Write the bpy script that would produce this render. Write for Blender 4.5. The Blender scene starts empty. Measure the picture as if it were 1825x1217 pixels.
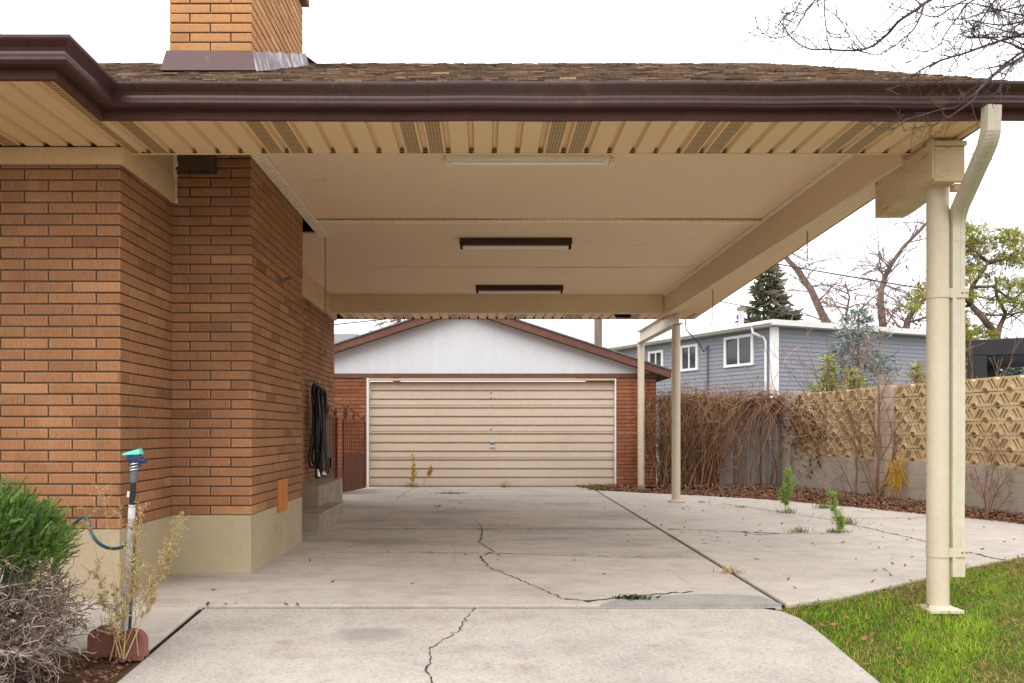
import bpy, math, random
import numpy as np
from mathutils import Vector, Matrix
from math import radians, sin, cos, pi, sqrt

scene = bpy.context.scene
COL = scene.collection
RND = random.Random(7)
NP = np.random.default_rng(11)
G = -1.06                      # level of the carport slab; the lens is at z = 0


def at(px, py, Y):
    """a measured direction of the photograph at the distance Y"""
    return Vector(((px - 860.0) / 1530.0 * Y, Y, (768.0 - py) / 1530.0 * Y))


# ------------------------------------------------------------------ materials
def nd(nt, typ, ins=None, **props):
    n = nt.nodes.new(typ)
    for k, v in props.items():
        setattr(n, k, v)
    for k, v in (ins or {}).items():
        if isinstance(v, bpy.types.NodeSocket):
            nt.links.new(v, n.inputs[k])
        else:
            n.inputs[k].default_value = v
    return n


def new_mat(name, rough=0.7, spec=0.3, metal=0.0):
    m = bpy.data.materials.new(name)
    m.use_nodes = True
    nt = m.node_tree
    b = nt.nodes['Principled BSDF']
    b.inputs['Roughness'].default_value = rough
    b.inputs['Specular IOR Level'].default_value = spec
    b.inputs['Metallic'].default_value = metal
    return m, nt, b


def position(nt, stretch=(1, 1, 1)):
    g = nd(nt, 'ShaderNodeNewGeometry')
    return nd(nt, 'ShaderNodeVectorMath', {0: g.outputs['Position'], 1: stretch}, operation='MULTIPLY').outputs[0]


def noise(nt, vec, scale, detail=5.0, rough=0.55):
    return nd(nt, 'ShaderNodeTexNoise', {'Vector': vec, 'Scale': scale, 'Detail': detail, 'Roughness': rough}).outputs['Fac']


def ramp(nt, fac, stops):
    r = nd(nt, 'ShaderNodeValToRGB', {'Fac': fac})
    el = r.color_ramp.elements
    while len(el) < len(stops):
        el.new(0.5)
    for e, (p, c) in zip(el, stops):
        e.position = p
        e.color = (c[0], c[1], c[2], 1.0) if not isinstance(c, (int, float)) else (c, c, c, 1.0)
    return r.outputs['Color']


def mix(nt, fac, a, b, mode='MIX'):
    n = nt.nodes.new('ShaderNodeMix')
    n.data_type = 'RGBA'
    n.blend_type = mode
    for idx, v in ((0, fac), (6, a), (7, b)):
        if isinstance(v, bpy.types.NodeSocket):
            nt.links.new(v, n.inputs[idx])
        elif idx == 0:
            n.inputs[idx].default_value = v
        else:
            n.inputs[idx].default_value = (v[0], v[1], v[2], 1.0)
    return n.outputs[2]


def bumped(nt, b, height, strength=0.3, dist=0.005):
    n = nd(nt, 'ShaderNodeBump', {'Height': height, 'Strength': strength, 'Distance': dist})
    nt.links.new(n.outputs[0], b.inputs['Normal'])


def attr(nt, name='tint'):
    return nd(nt, 'ShaderNodeAttribute', attribute_name=name).outputs['Fac']


def simple(name, cols, rough=0.7, spec=0.3, metal=0.0, tint=False, nscale=6.0, stretch=(1, 1, 1), var=0.25, vscale=40.0,
           vstretch=(1, 1, 1), bump=0.0, dirt=None, trans=0.0, dstretch=(1, 1, 1)):
    """base colours over a slow noise (or the per-piece tint), finer mottling on top, optional dirt colour in patches"""
    m, nt, b = new_mat(name, rough, spec, metal)
    stops = [(0.25 + 0.5 * i / max(1, len(cols) - 1), c) for i, c in enumerate(cols)] if not tint else \
            [(i / max(1, len(cols) - 1), c) for i, c in enumerate(cols)]
    fac = attr(nt) if tint else noise(nt, position(nt, stretch), nscale)
    c = ramp(nt, fac, stops)
    f = noise(nt, position(nt, vstretch), vscale, 6)
    lo, hi = 1 - var, 1 + var
    c = mix(nt, 1.0, c, ramp(nt, f, [(0.25, lo), (0.75, hi)]), 'MULTIPLY')
    if dirt:
        col, sc, thr = dirt
        c = mix(nt, ramp(nt, noise(nt, position(nt, dstretch), sc, 8, 0.65), [(thr, 0.0), (thr + 0.12, 0.85)]), c, col)
    nt.links.new(c, b.inputs['Base Color'])
    if bump:
        bumped(nt, b, f, bump)
    if trans:
        t = nd(nt, 'ShaderNodeBsdfTranslucent', {'Color': c})
        ms = nd(nt, 'ShaderNodeMixShader', {0: trans, 1: b.outputs[0], 2: t.outputs[0]})
        nt.links.new(ms.outputs[0], nt.nodes['Material Output'].inputs[0])
    return m


def brick_mat(name, cols, rim):
    m, nt, b = new_mat(name, 0.85, 0.2)
    c = ramp(nt, attr(nt), [(i / (len(cols) - 1), k) for i, k in enumerate(cols)])
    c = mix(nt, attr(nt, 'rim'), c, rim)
    grain = noise(nt, position(nt, (1, 1, 0.09)), 240, 3, 0.6)
    speck = noise(nt, position(nt), 170, 6, 0.7)
    big = noise(nt, position(nt), 1.6, 4)
    c = mix(nt, 1.0, c, ramp(nt, grain, [(0.3, 0.74), (0.5, 1.0), (0.75, 1.16)]), 'MULTIPLY')
    c = mix(nt, 1.0, c, ramp(nt, speck, [(0.3, 0.72), (0.55, 1.0), (0.8, 1.2)]), 'MULTIPLY')
    c = mix(nt, 1.0, c, ramp(nt, big, [(0.3, 0.86), (0.7, 1.12)]), 'MULTIPLY')
    st = noise(nt, position(nt, (1, 1, .45)), 3.2, 7, 0.68)
    c = mix(nt, ramp(nt, st, [(0.56, 0.0), (0.74, 0.30)]), c, (0.52, 0.33, 0.18))
    c = mix(nt, ramp(nt, st, [(0.26, 0.30), (0.42, 0.0)]), c, (0.17, 0.075, 0.038))
    chip = noise(nt, position(nt), 55, 2, 0.4)
    c = mix(nt, ramp(nt, chip, [(0.77, 0.0), (0.80, 0.5)]), c, (0.62, 0.55, 0.48))
    nt.links.new(c, b.inputs['Base Color'])
    h = mix(nt, 0.5, grain, speck)
    bumped(nt, b, h, 0.55, 0.004)
    return m


def concrete_mat(name, base, stain=0.0, agg=0.5, warm=None, spots=()):
    m, nt, b = new_mat(name, 0.88, 0.2)
    p = position(nt)
    slow = noise(nt, p, 0.9, 5, 0.6)
    mid = noise(nt, p, 5.5, 7, 0.65)
    fine = noise(nt, p, 120, 4, 0.7)
    vfine = noise(nt, p, 420, 2, 0.6)
    c = ramp(nt, slow, [(0.3, [k * 0.88 for k in base]), (0.7, [k * 1.08 for k in base])])
    c = mix(nt, 1.0, c, ramp(nt, mid, [(0.25, 0.80), (0.5, 1.0), (0.8, 1.10)]), 'MULTIPLY')
    c = mix(nt, agg, c, mix(nt, 1.0, c, ramp(nt, fine, [(0.25, 0.55), (0.45, 1.0), (0.8, 1.15)]), 'MULTIPLY'))
    c = mix(nt, agg * 0.7, c, mix(nt, 1.0, c, ramp(nt, vfine, [(0.3, 0.7), (0.7, 1.22)]), 'MULTIPLY'))
    # rusty and earthy blotches
    sp = noise(nt, position(nt), 46, 6, 0.8)
    c = mix(nt, agg, c, mix(nt, 1.0, c, ramp(nt, sp, [(0.30, 0.60), (0.48, 1.0), (0.72, 1.16)]), 'MULTIPLY'))
    e = noise(nt, position(nt, (1.0, 1.6, 1)), 1.7, 8, 0.7)
    c = mix(nt, ramp(nt, e, [(0.55, 0.0), (0.75, 0.50)]), c, warm or (0.34, 0.22, 0.14))
    # small brown flecks of grit
    d = noise(nt, position(nt), 26, 5, 0.8)
    c = mix(nt, ramp(nt, d, [(0.64, 0.0), (0.72, 0.65)]), c, (0.13, 0.085, 0.055))
    if stain:
        t = noise(nt, position(nt, (0.45, 1.3, 1)), 1.25, 7, 0.62)
        c = mix(nt, ramp(nt, t, [(0.47, 0.0), (0.68, stain)]), c, (0.10, 0.088, 0.08))
    for (x, y, rx, ry, k) in spots:          # oil marks
        g = nd(nt, 'ShaderNodeVectorMath', {0: p, 1: (x, y, G)}, operation='SUBTRACT')
        g = nd(nt, 'ShaderNodeVectorMath', {0: g.outputs[0], 1: (1 / rx, 1 / ry, 0.0)}, operation='MULTIPLY')
        ln = nd(nt, 'ShaderNodeVectorMath', {0: g.outputs[0]}, operation='LENGTH')
        wob = nd(nt, 'ShaderNodeMath', {0: ln.outputs['Value'], 1: e}, operation='ADD')
        m1 = ramp(nt, wob.outputs[0], [(0.75, k), (1.0, 0.0)] if k < 0 else [(0.70, k), (1.0, 0.0)])
        m2 = mix(nt, 1.0, m1, ramp(nt, sp, [(0.35, 0.45), (0.6, 1.0)]), 'MULTIPLY')
        c = mix(nt, m2, c, (0.13, 0.125, 0.125))
    nt.links.new(c, b.inputs['Base Color'])
    h = mix(nt, 0.35, mid, fine)
    bumped(nt, b, h, 0.35, 0.006)
    return m


MAT = {}


def make_materials():
    A = MAT
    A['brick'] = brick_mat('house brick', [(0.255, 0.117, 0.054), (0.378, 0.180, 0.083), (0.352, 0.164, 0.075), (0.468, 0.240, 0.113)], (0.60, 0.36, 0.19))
    A['lit_chimney_brick'] = brick_mat('lit chimney brick', [(0.42, 0.20, 0.085), (0.52, 0.27, 0.115), (0.49, 0.245, 0.105), (0.60, 0.335, 0.15)], (0.68, 0.43, 0.23))  # brick brightened above the roof: the open light there is put into the colour
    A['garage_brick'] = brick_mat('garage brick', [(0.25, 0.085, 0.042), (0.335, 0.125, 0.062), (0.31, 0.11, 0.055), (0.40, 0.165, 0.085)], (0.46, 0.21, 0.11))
    A['mortar'] = simple('raked mortar', [(0.10, 0.063, 0.044), (0.155, 0.105, 0.077)], 0.95, 0.1, vscale=90, bump=0.3)
    A['foundation'] = simple('foundation plaster', [(0.40, 0.325, 0.205), (0.47, 0.39, 0.26)], 0.9, 0.15, nscale=2.2, var=0.07, vscale=45, bump=0.25,
                             dirt=((0.30, 0.235, 0.145), 2.4, 0.60))
    A['cream'] = simple('cream painted boards', [(0.60, 0.46, 0.28), (0.68, 0.53, 0.33)], 0.6, 0.3, nscale=2.0, var=0.06, vscale=60, bump=0.08)
    A['frieze'] = simple('cream frieze paint', [(0.62, 0.44, 0.25), (0.70, 0.51, 0.30)], 0.6, 0.3, nscale=2.5, var=0.08, vscale=50, bump=0.1)
    A['beam'] = simple('weathered cream beam paint', [(0.70, 0.56, 0.38), (0.75, 0.605, 0.42)], 0.7, 0.25, nscale=2.2, stretch=(1, .3, 2), var=0.05, vscale=9,
                       vstretch=(2, .4, 8), bump=0.2, dirt=((0.24, 0.15, 0.075), 7.0, 0.655), dstretch=(.6, .35, 2.2))
    A['peeling'] = simple('peeling cream paint', [(0.52, 0.39, 0.22), (0.64, 0.50, 0.32)], 0.8, 0.2, nscale=4, stretch=(1, .6, 2), var=0.08, vscale=14,
                          vstretch=(2, .6, 9), bump=0.5, dirt=((0.14, 0.08, 0.035), 11.0, 0.60), dstretch=(.6, .4, 2.6))
    A['ceiling'] = simple('carport ceiling boards', [(0.82, 0.64, 0.44), (0.86, 0.68, 0.48)], 0.8, 0.2, nscale=1.1, var=0.05, vscale=160, bump=0.12,
                          dirt=((0.72, 0.53, 0.345), 1.6, 0.60))
    A['batten'] = simple('batten paint', [(0.86, 0.74, 0.57), (0.90, 0.79, 0.63)], 0.6, 0.3)
    A['soffit'] = simple('soffit panel', [(0.78, 0.565, 0.325), (0.82, 0.60, 0.35)], 0.55, 0.3, nscale=2, var=0.04, vscale=200, bump=0.05)
    A['vent'] = vent_mat()
    A['hole'] = simple('dark gap', [(0.012, 0.009, 0.006), (0.02, 0.014, 0.01)], 1.0, 0.0)
    A['maroon'] = simple('maroon gutter enamel', [(0.055, 0.022, 0.021), (0.078, 0.033, 0.031)], 0.36, 0.5, nscale=1.4, stretch=(1, 1, 4), var=0.22, vscale=11, vstretch=(3, 3, .3),
                         dirt=((0.17, 0.085, 0.055), 3.2, 0.62))
    A['maroon_flat'] = simple('maroon board paint', [(0.085, 0.034, 0.027), (0.12, 0.05, 0.04)], 0.6, 0.3, nscale=3, var=0.15, vscale=30)
    A['garage_trim'] = simple('garage brown trim paint', [(0.135, 0.062, 0.043), (0.19, 0.09, 0.065)], 0.7, 0.25, nscale=2.5, var=0.2, vscale=20,
                              dirt=((0.42, 0.34, 0.28), 7, 0.68))
    A['shingle'] = simple('weathered shingle', [(0.025, 0.016, 0.013), (0.16, 0.105, 0.072), (0.29, 0.195, 0.125), (0.07, 0.052, 0.044), (0.55, 0.41, 0.28)], 0.95, 0.1,
                          tint=True, var=0.35, vscale=60, vstretch=(1, 1, 1), bump=0.4)
    A['grey_shingle'] = simple('grey shingle', [(0.16, 0.16, 0.165), (0.23, 0.23, 0.235)], 0.95, 0.1, nscale=6, var=0.35, vscale=20)
    A['flashing'] = flashing_mat()
    A['cap'] = simple('chimney cap cement', [(0.20, 0.155, 0.11), (0.28, 0.22, 0.16)], 0.9, 0.1, var=0.2)
    A['silver'] = simple('galvanised steel', [(0.45, 0.46, 0.48), (0.6, 0.61, 0.63)], 0.35, 0.5, 0.8, nscale=12, var=0.15)
    A['column'] = simple('cream enamel pipe', [(0.57, 0.485, 0.35), (0.64, 0.55, 0.405)], 0.42, 0.45, nscale=1.4, stretch=(1, 1, .4), var=0.05, vscale=25,
                         dirt=((0.36, 0.22, 0.12), 12, 0.70))
    A['spout'] = simple('cream downspout', [(0.57, 0.51, 0.395), (0.65, 0.585, 0.46)], 0.4, 0.45, nscale=2, var=0.06, vscale=20)
    A['white_paint'] = simple('white gable siding', [(0.67, 0.685, 0.72), (0.72, 0.735, 0.765)], 0.6, 0.3, nscale=1.2, stretch=(5, 1, .3), var=0.05, vscale=30,
                              dirt=((0.45, 0.45, 0.46), 5, 0.72))
    A['white_trim'] = simple('white trim', [(0.78, 0.78, 0.78), (0.82, 0.82, 0.82)], 0.5, 0.35, var=0.04)
    A['door'] = simple('tan enamel garage door', [(0.56, 0.45, 0.345), (0.62, 0.51, 0.40)], 0.42, 0.4, nscale=0.9, stretch=(1, 1, 2), var=0.05, vscale=12)
    A['door_joint'] = simple('scuffed door edge', [(0.62, 0.60, 0.60), (0.52, 0.44, 0.35)], 0.4, 0.5, nscale=1.5)
    A['concrete'] = concrete_mat('driveway concrete', (0.485, 0.434, 0.38), 0.34, 0.6, spots=((-.9, 8.2, .7, .8, .22), (-.5, 10.2, .6, .8, .32), (-1.3, 10.6, .5, .7, .28), (.3, 10.5, .5, .6, .22), (-.8, 6.1, .5, .25, .25)))
    A['apron'] = concrete_mat('apron concrete', (0.452, 0.412, 0.365), 0.14, 1.0, spots=((-.62, 4.72, .42, .30, .55), (-1.05, 4.55, .16, .10, .4), (.9, 4.5, .10, .06, .4), (-.95, 4.3, .10, .05, .4)))
    A['side_slab'] = concrete_mat('side slab concrete', (0.50, 0.448, 0.393), 0.0, 0.4)
    A['patch'] = concrete_mat('grey patch concrete', (0.33, 0.315, 0.295), 0.2, 0.6)
    A['step'] = simple('step concrete', [(0.25, 0.20, 0.15), (0.42, 0.36, 0.28)], 0.9, 0.15, nscale=4, var=0.2, vscale=60, bump=0.5, dirt=((0.42, 0.22, 0.07), 7, 0.56))
    A['crack'] = simple('dirt in the cracks', [(0.05, 0.035, 0.026), (0.10, 0.075, 0.055)], 1.0, 0.05, nscale=20)
    A['joint'] = simple('black joint grime', [(0.018, 0.012, 0.009), (0.04, 0.028, 0.02)], 1.0, 0.02, nscale=14)
    A['soil'] = simple('bed soil', [(0.055, 0.03, 0.018), (0.13, 0.075, 0.045)], 0.95, 0.1, nscale=9, var=0.5, vscale=55, bump=0.9)
    A['earth'] = simple('far ground', [(0.10, 0.085, 0.05), (0.14, 0.12, 0.07)], 0.95, 0.1, nscale=0.6, var=0.3)
    A['turf'] = simple('turf soil', [(0.05, 0.06, 0.015), (0.10, 0.10, 0.025)], 0.95, 0.1, nscale=5, var=0.4, vscale=60, bump=0.6)
    A['blade'] = simple('grass blades', [(0.46, 0.30, 0.10), (0.40, 0.34, 0.07), (0.11, 0.22, 0.010), (0.22, 0.39, 0.014), (0.42, 0.54, 0.045)], 0.6, 0.25, tint=True,
                        var=0.2, vscale=3, trans=0.3)
    A['leaf_litter'] = simple('dead leaves', [(0.075, 0.032, 0.017), (0.19, 0.085, 0.042), (0.30, 0.155, 0.08), (0.13, 0.062, 0.034)], 0.85, 0.2, tint=True, var=0.25, vscale=50)
    A['juniper'] = simple('juniper sprays', [(0.15, 0.095, 0.045), (0.045, 0.095, 0.026), (0.09, 0.18, 0.033), (0.17, 0.285, 0.048), (0.28, 0.39, 0.08), (0.085, 0.18, 0.10)], 0.6, 0.25, tint=True, var=0.2, vscale=12, trans=0.25)
    A['dead_twig'] = simple('dead twigs', [(0.085, 0.056, 0.043), (0.20, 0.15, 0.12), (0.42, 0.34, 0.29)], 0.9, 0.15, tint=True, var=0.25, vscale=60)
    A['vine'] = simple('dried vine', [(0.075, 0.038, 0.022), (0.23, 0.12, 0.06), (0.50, 0.31, 0.18), (0.13, 0.066, 0.036)], 0.9, 0.15, tint=True, var=0.2, vscale=30)
    A['bark'] = simple('grey brown bark', [(0.060, 0.040, 0.040), (0.11, 0.078, 0.075)], 0.9, 0.15, nscale=12, var=0.25, vscale=60)
    A['trunk_bark'] = simple('furrowed bark', [(0.10, 0.065, 0.05), (0.21, 0.15, 0.115)], 0.95, 0.1, nscale=3, stretch=(3, 3, .6), var=0.3, vscale=9, bump=0.6)
    A['far_twig'] = simple('far bare twigs', [(0.16, 0.115, 0.105), (0.26, 0.20, 0.185)], 0.9, 0.1, var=0.2)
    A['red_twig'] = simple('reddish sapling bark', [(0.21, 0.115, 0.07), (0.34, 0.21, 0.135)], 0.85, 0.2, nscale=8, var=0.25, vscale=40)
    A['straw'] = simple('straw coloured weed', [(0.33, 0.22, 0.07), (0.46, 0.33, 0.14), (0.52, 0.40, 0.22), (0.30, 0.26, 0.09)], 0.8, 0.2, tint=True, var=0.2, vscale=60)
    A['gold'] = simple('golden dead weed', [(0.46, 0.25, 0.02), (0.62, 0.38, 0.04)], 0.8, 0.2, tint=True, var=0.2)
    A['green_weed'] = simple('green weed leaf', [(0.16, 0.27, 0.045), (0.32, 0.45, 0.10), (0.46, 0.58, 0.18)], 0.6, 0.25, tint=True, var=0.2, trans=0.3)
    A['dark_weed'] = simple('dark weed leaf', [(0.035, 0.03, 0.03), (0.04, 0.07, 0.03), (0.07, 0.11, 0.035)], 0.6, 0.25, tint=True, var=0.2)
    A['tuft'] = simple('tufts in the cracks', [(0.34, 0.19, 0.06), (0.17, 0.20, 0.035), (0.13, 0.22, 0.04)], 0.7, 0.2, tint=True, var=0.2)
    A['edger'] = simple('red edging concrete', [(0.20, 0.075, 0.055), (0.30, 0.13, 0.10)], 0.9, 0.15, nscale=6, var=0.2, vscale=90, bump=0.5, dirt=((0.25, 0.2, 0.17), 6, 0.62))
    A['pvc'] = simple('grey plastic pipe', [(0.36, 0.37, 0.40), (0.50, 0.51, 0.54)], 0.5, 0.35, nscale=9, var=0.15, vscale=40)
    A['tape'] = simple('white tape', [(0.62, 0.60, 0.58), (0.70, 0.68, 0.66)], 0.6, 0.3, var=0.2, vscale=60)
    A['black'] = simple('black rubber', [(0.012, 0.012, 0.014), (0.022, 0.022, 0.025)], 0.38, 0.45, var=0.2)
    A['navy'] = simple('navy plastic', [(0.012, 0.025, 0.08), (0.02, 0.04, 0.12)], 0.4, 0.45)
    A['turquoise'] = simple('turquoise plastic', [(0.09, 0.52, 0.44), (0.14, 0.60, 0.52)], 0.4, 0.4, var=0.1)
    A['teal_hose'] = simple('teal hose', [(0.008, 0.055, 0.065), (0.014, 0.085, 0.10)], 0.4, 0.4)
    A['rust_plate'] = simple('orange steel plate', [(0.44, 0.155, 0.045), (0.54, 0.215, 0.07)], 0.65, 0.3, nscale=5, var=0.15, vscale=50, dirt=((0.16, 0.06, 0.03), 12, 0.66))
    A['gate'] = simple('brown gate paint', [(0.085, 0.024, 0.014), (0.17, 0.05, 0.026)], 0.5, 0.4, nscale=5, var=0.2, vscale=40, dirt=((0.24, 0.09, 0.045), 9, 0.66))
    A['lamp_cream'] = simple('lamp housing enamel', [(0.80, 0.74, 0.62), (0.84, 0.79, 0.68)], 0.45, 0.4, nscale=4, var=0.05, dirt=((0.5, 0.32, 0.10), 18, 0.72))
    A['lamp_brown'] = simple('rusted lamp housing', [(0.035, 0.019, 0.009), (0.085, 0.050, 0.025)], 0.75, 0.25, nscale=7, stretch=(1, 3, 3), var=0.25)
    A['tube'] = simple('unlit tube glass', [(0.86, 0.84, 0.80), (0.88, 0.86, 0.83)], 0.25, 0.5, var=0.03)
    A['steel_dark'] = simple('dark steel', [(0.06, 0.05, 0.045), (0.12, 0.10, 0.09)], 0.5, 0.4, 0.5)
    A['breeze'] = simple('tan screen block', [(0.48, 0.35, 0.19), (0.60, 0.455, 0.265)], 0.9, 0.15, tint=True, var=0.16, vscale=35, bump=0.45)
    A['breeze_mortar'] = simple('screen wall mortar', [(0.36, 0.30, 0.25), (0.46, 0.39, 0.33)], 0.95, 0.1, var=0.2)
    A['base_block'] = simple('base course block', [(0.34, 0.285, 0.235), (0.46, 0.40, 0.335)], 0.95, 0.1, nscale=3, var=0.15, vscale=60, bump=0.5, dirt=((0.17, 0.11, 0.075), 2.6, 0.59))
    A['pillar'] = simple('pillar block', [(0.46, 0.365, 0.285), (0.56, 0.455, 0.365)], 0.95, 0.1, nscale=4, var=0.12, vscale=70, bump=0.5)
    A['grey_wood'] = simple('weathered fence board', [(0.17, 0.145, 0.135), (0.30, 0.265, 0.25)], 0.9, 0.15, tint=True, var=0.28, vscale=12, vstretch=(6, 6, .5), bump=0.4)
    A['blue_siding'] = simple('blue grey siding', [(0.24, 0.25, 0.285), (0.26, 0.27, 0.305)], 0.55, 0.3, nscale=.5, var=0.03)
    A['glass'] = simple('window glass', [(0.03, 0.033, 0.036), (0.05, 0.053, 0.058)], 0.06, 0.6, nscale=1.5, var=0.2)
    A['flat_roof'] = simple('pale roof edge', [(0.70, 0.70, 0.69), (0.76, 0.76, 0.75)], 0.6, 0.3)
    A['pole_wood'] = simple('utility pole wood', [(0.17, 0.125, 0.10), (0.26, 0.20, 0.165)], 0.95, 0.1, nscale=5, stretch=(4, 4, .4), var=0.2)
    A['wire'] = simple('cable', [(0.03, 0.03, 0.032), (0.05, 0.05, 0.052)], 0.6, 0.3)
    A['pergola'] = simple('black pergola paint', [(0.014, 0.014, 0.018), (0.022, 0.022, 0.027)], 0.45, 0.4)
    A['pine'] = simple('pine needles', [(0.10, 0.125, 0.02), (0.23, 0.25, 0.04), (0.40, 0.39, 0.06), (0.52, 0.47, 0.10)], 0.7, 0.2, tint=True, var=0.25, vscale=3, trans=0.25)
    A['spruce'] = simple('spruce needles', [(0.06, 0.065, 0.035), (0.11, 0.115, 0.06), (0.17, 0.16, 0.085)], 0.7, 0.2, tint=True, var=0.2)
    A['blue_spruce'] = simple('blue spruce needles', [(0.13, 0.165, 0.155), (0.24, 0.29, 0.28), (0.36, 0.42, 0.41)], 0.7, 0.2, tint=True, var=0.2)
    A['cedar'] = simple('yellow green conifer', [(0.16, 0.19, 0.05), (0.31, 0.35, 0.10), (0.48, 0.50, 0.20)], 0.7, 0.2, tint=True, var=0.2)
    A['yellow'] = simple('yellow paint', [(0.75, 0.52, 0.01), (0.80, 0.58, 0.02)], 0.5, 0.35)
    A['sprinkle_grey'] = simple('plastic collar', [(0.10, 0.11, 0.13), (0.16, 0.17, 0.19)], 0.5, 0.4)


def vent_mat():
    """perforated strip: rows of small slots across the strip"""
    m, nt, b = new_mat('perforated soffit strip', 0.55, 0.3)
    g = nd(nt, 'ShaderNodeNewGeometry')
    s = nd(nt, 'ShaderNodeSeparateXYZ', {0: g.outputs['Position']})

    def wave(sock, k):
        a = nd(nt, 'ShaderNodeMath', {0: sock, 1: k}, operation='MULTIPLY')
        f = nd(nt, 'ShaderNodeMath', {0: a.outputs[0]}, operation='FRACT')
        return f.outputs[0]
    y = nd(nt, 'ShaderNodeMath', {0: wave(s.outputs[1], 1 / 0.022), 1: 0.5}, operation='LESS_THAN')
    x = nd(nt, 'ShaderNodeMath', {0: wave(s.outputs[0], 1 / 0.019), 1: 0.80}, operation='LESS_THAN')
    f = nd(nt, 'ShaderNodeMath', {0: y.outputs[0], 1: x.outputs[0]}, operation='MULTIPLY')
    c = mix(nt, f.outputs[0], (0.62, 0.42, 0.21), (0.045, 0.024, 0.010))
    nt.links.new(c, b.inputs['Base Color'])
    return m


def flashing_mat():
    m, nt, b = new_mat('chimney flashing', 0.5, 0.4, 0.0)
    g = nd(nt, 'ShaderNodeNewGeometry')
    f = noise(nt, position(nt, (1, 1.2, .25)), 9, 7, 0.7)
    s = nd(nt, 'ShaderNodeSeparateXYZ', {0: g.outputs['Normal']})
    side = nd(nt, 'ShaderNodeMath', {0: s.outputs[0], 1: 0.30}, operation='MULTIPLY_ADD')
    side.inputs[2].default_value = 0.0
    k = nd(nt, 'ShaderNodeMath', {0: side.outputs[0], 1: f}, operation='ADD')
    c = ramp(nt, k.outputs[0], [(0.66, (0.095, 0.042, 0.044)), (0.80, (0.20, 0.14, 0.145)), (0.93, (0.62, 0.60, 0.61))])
    nt.links.new(c, b.inputs['Base Color'])
    return m


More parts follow.
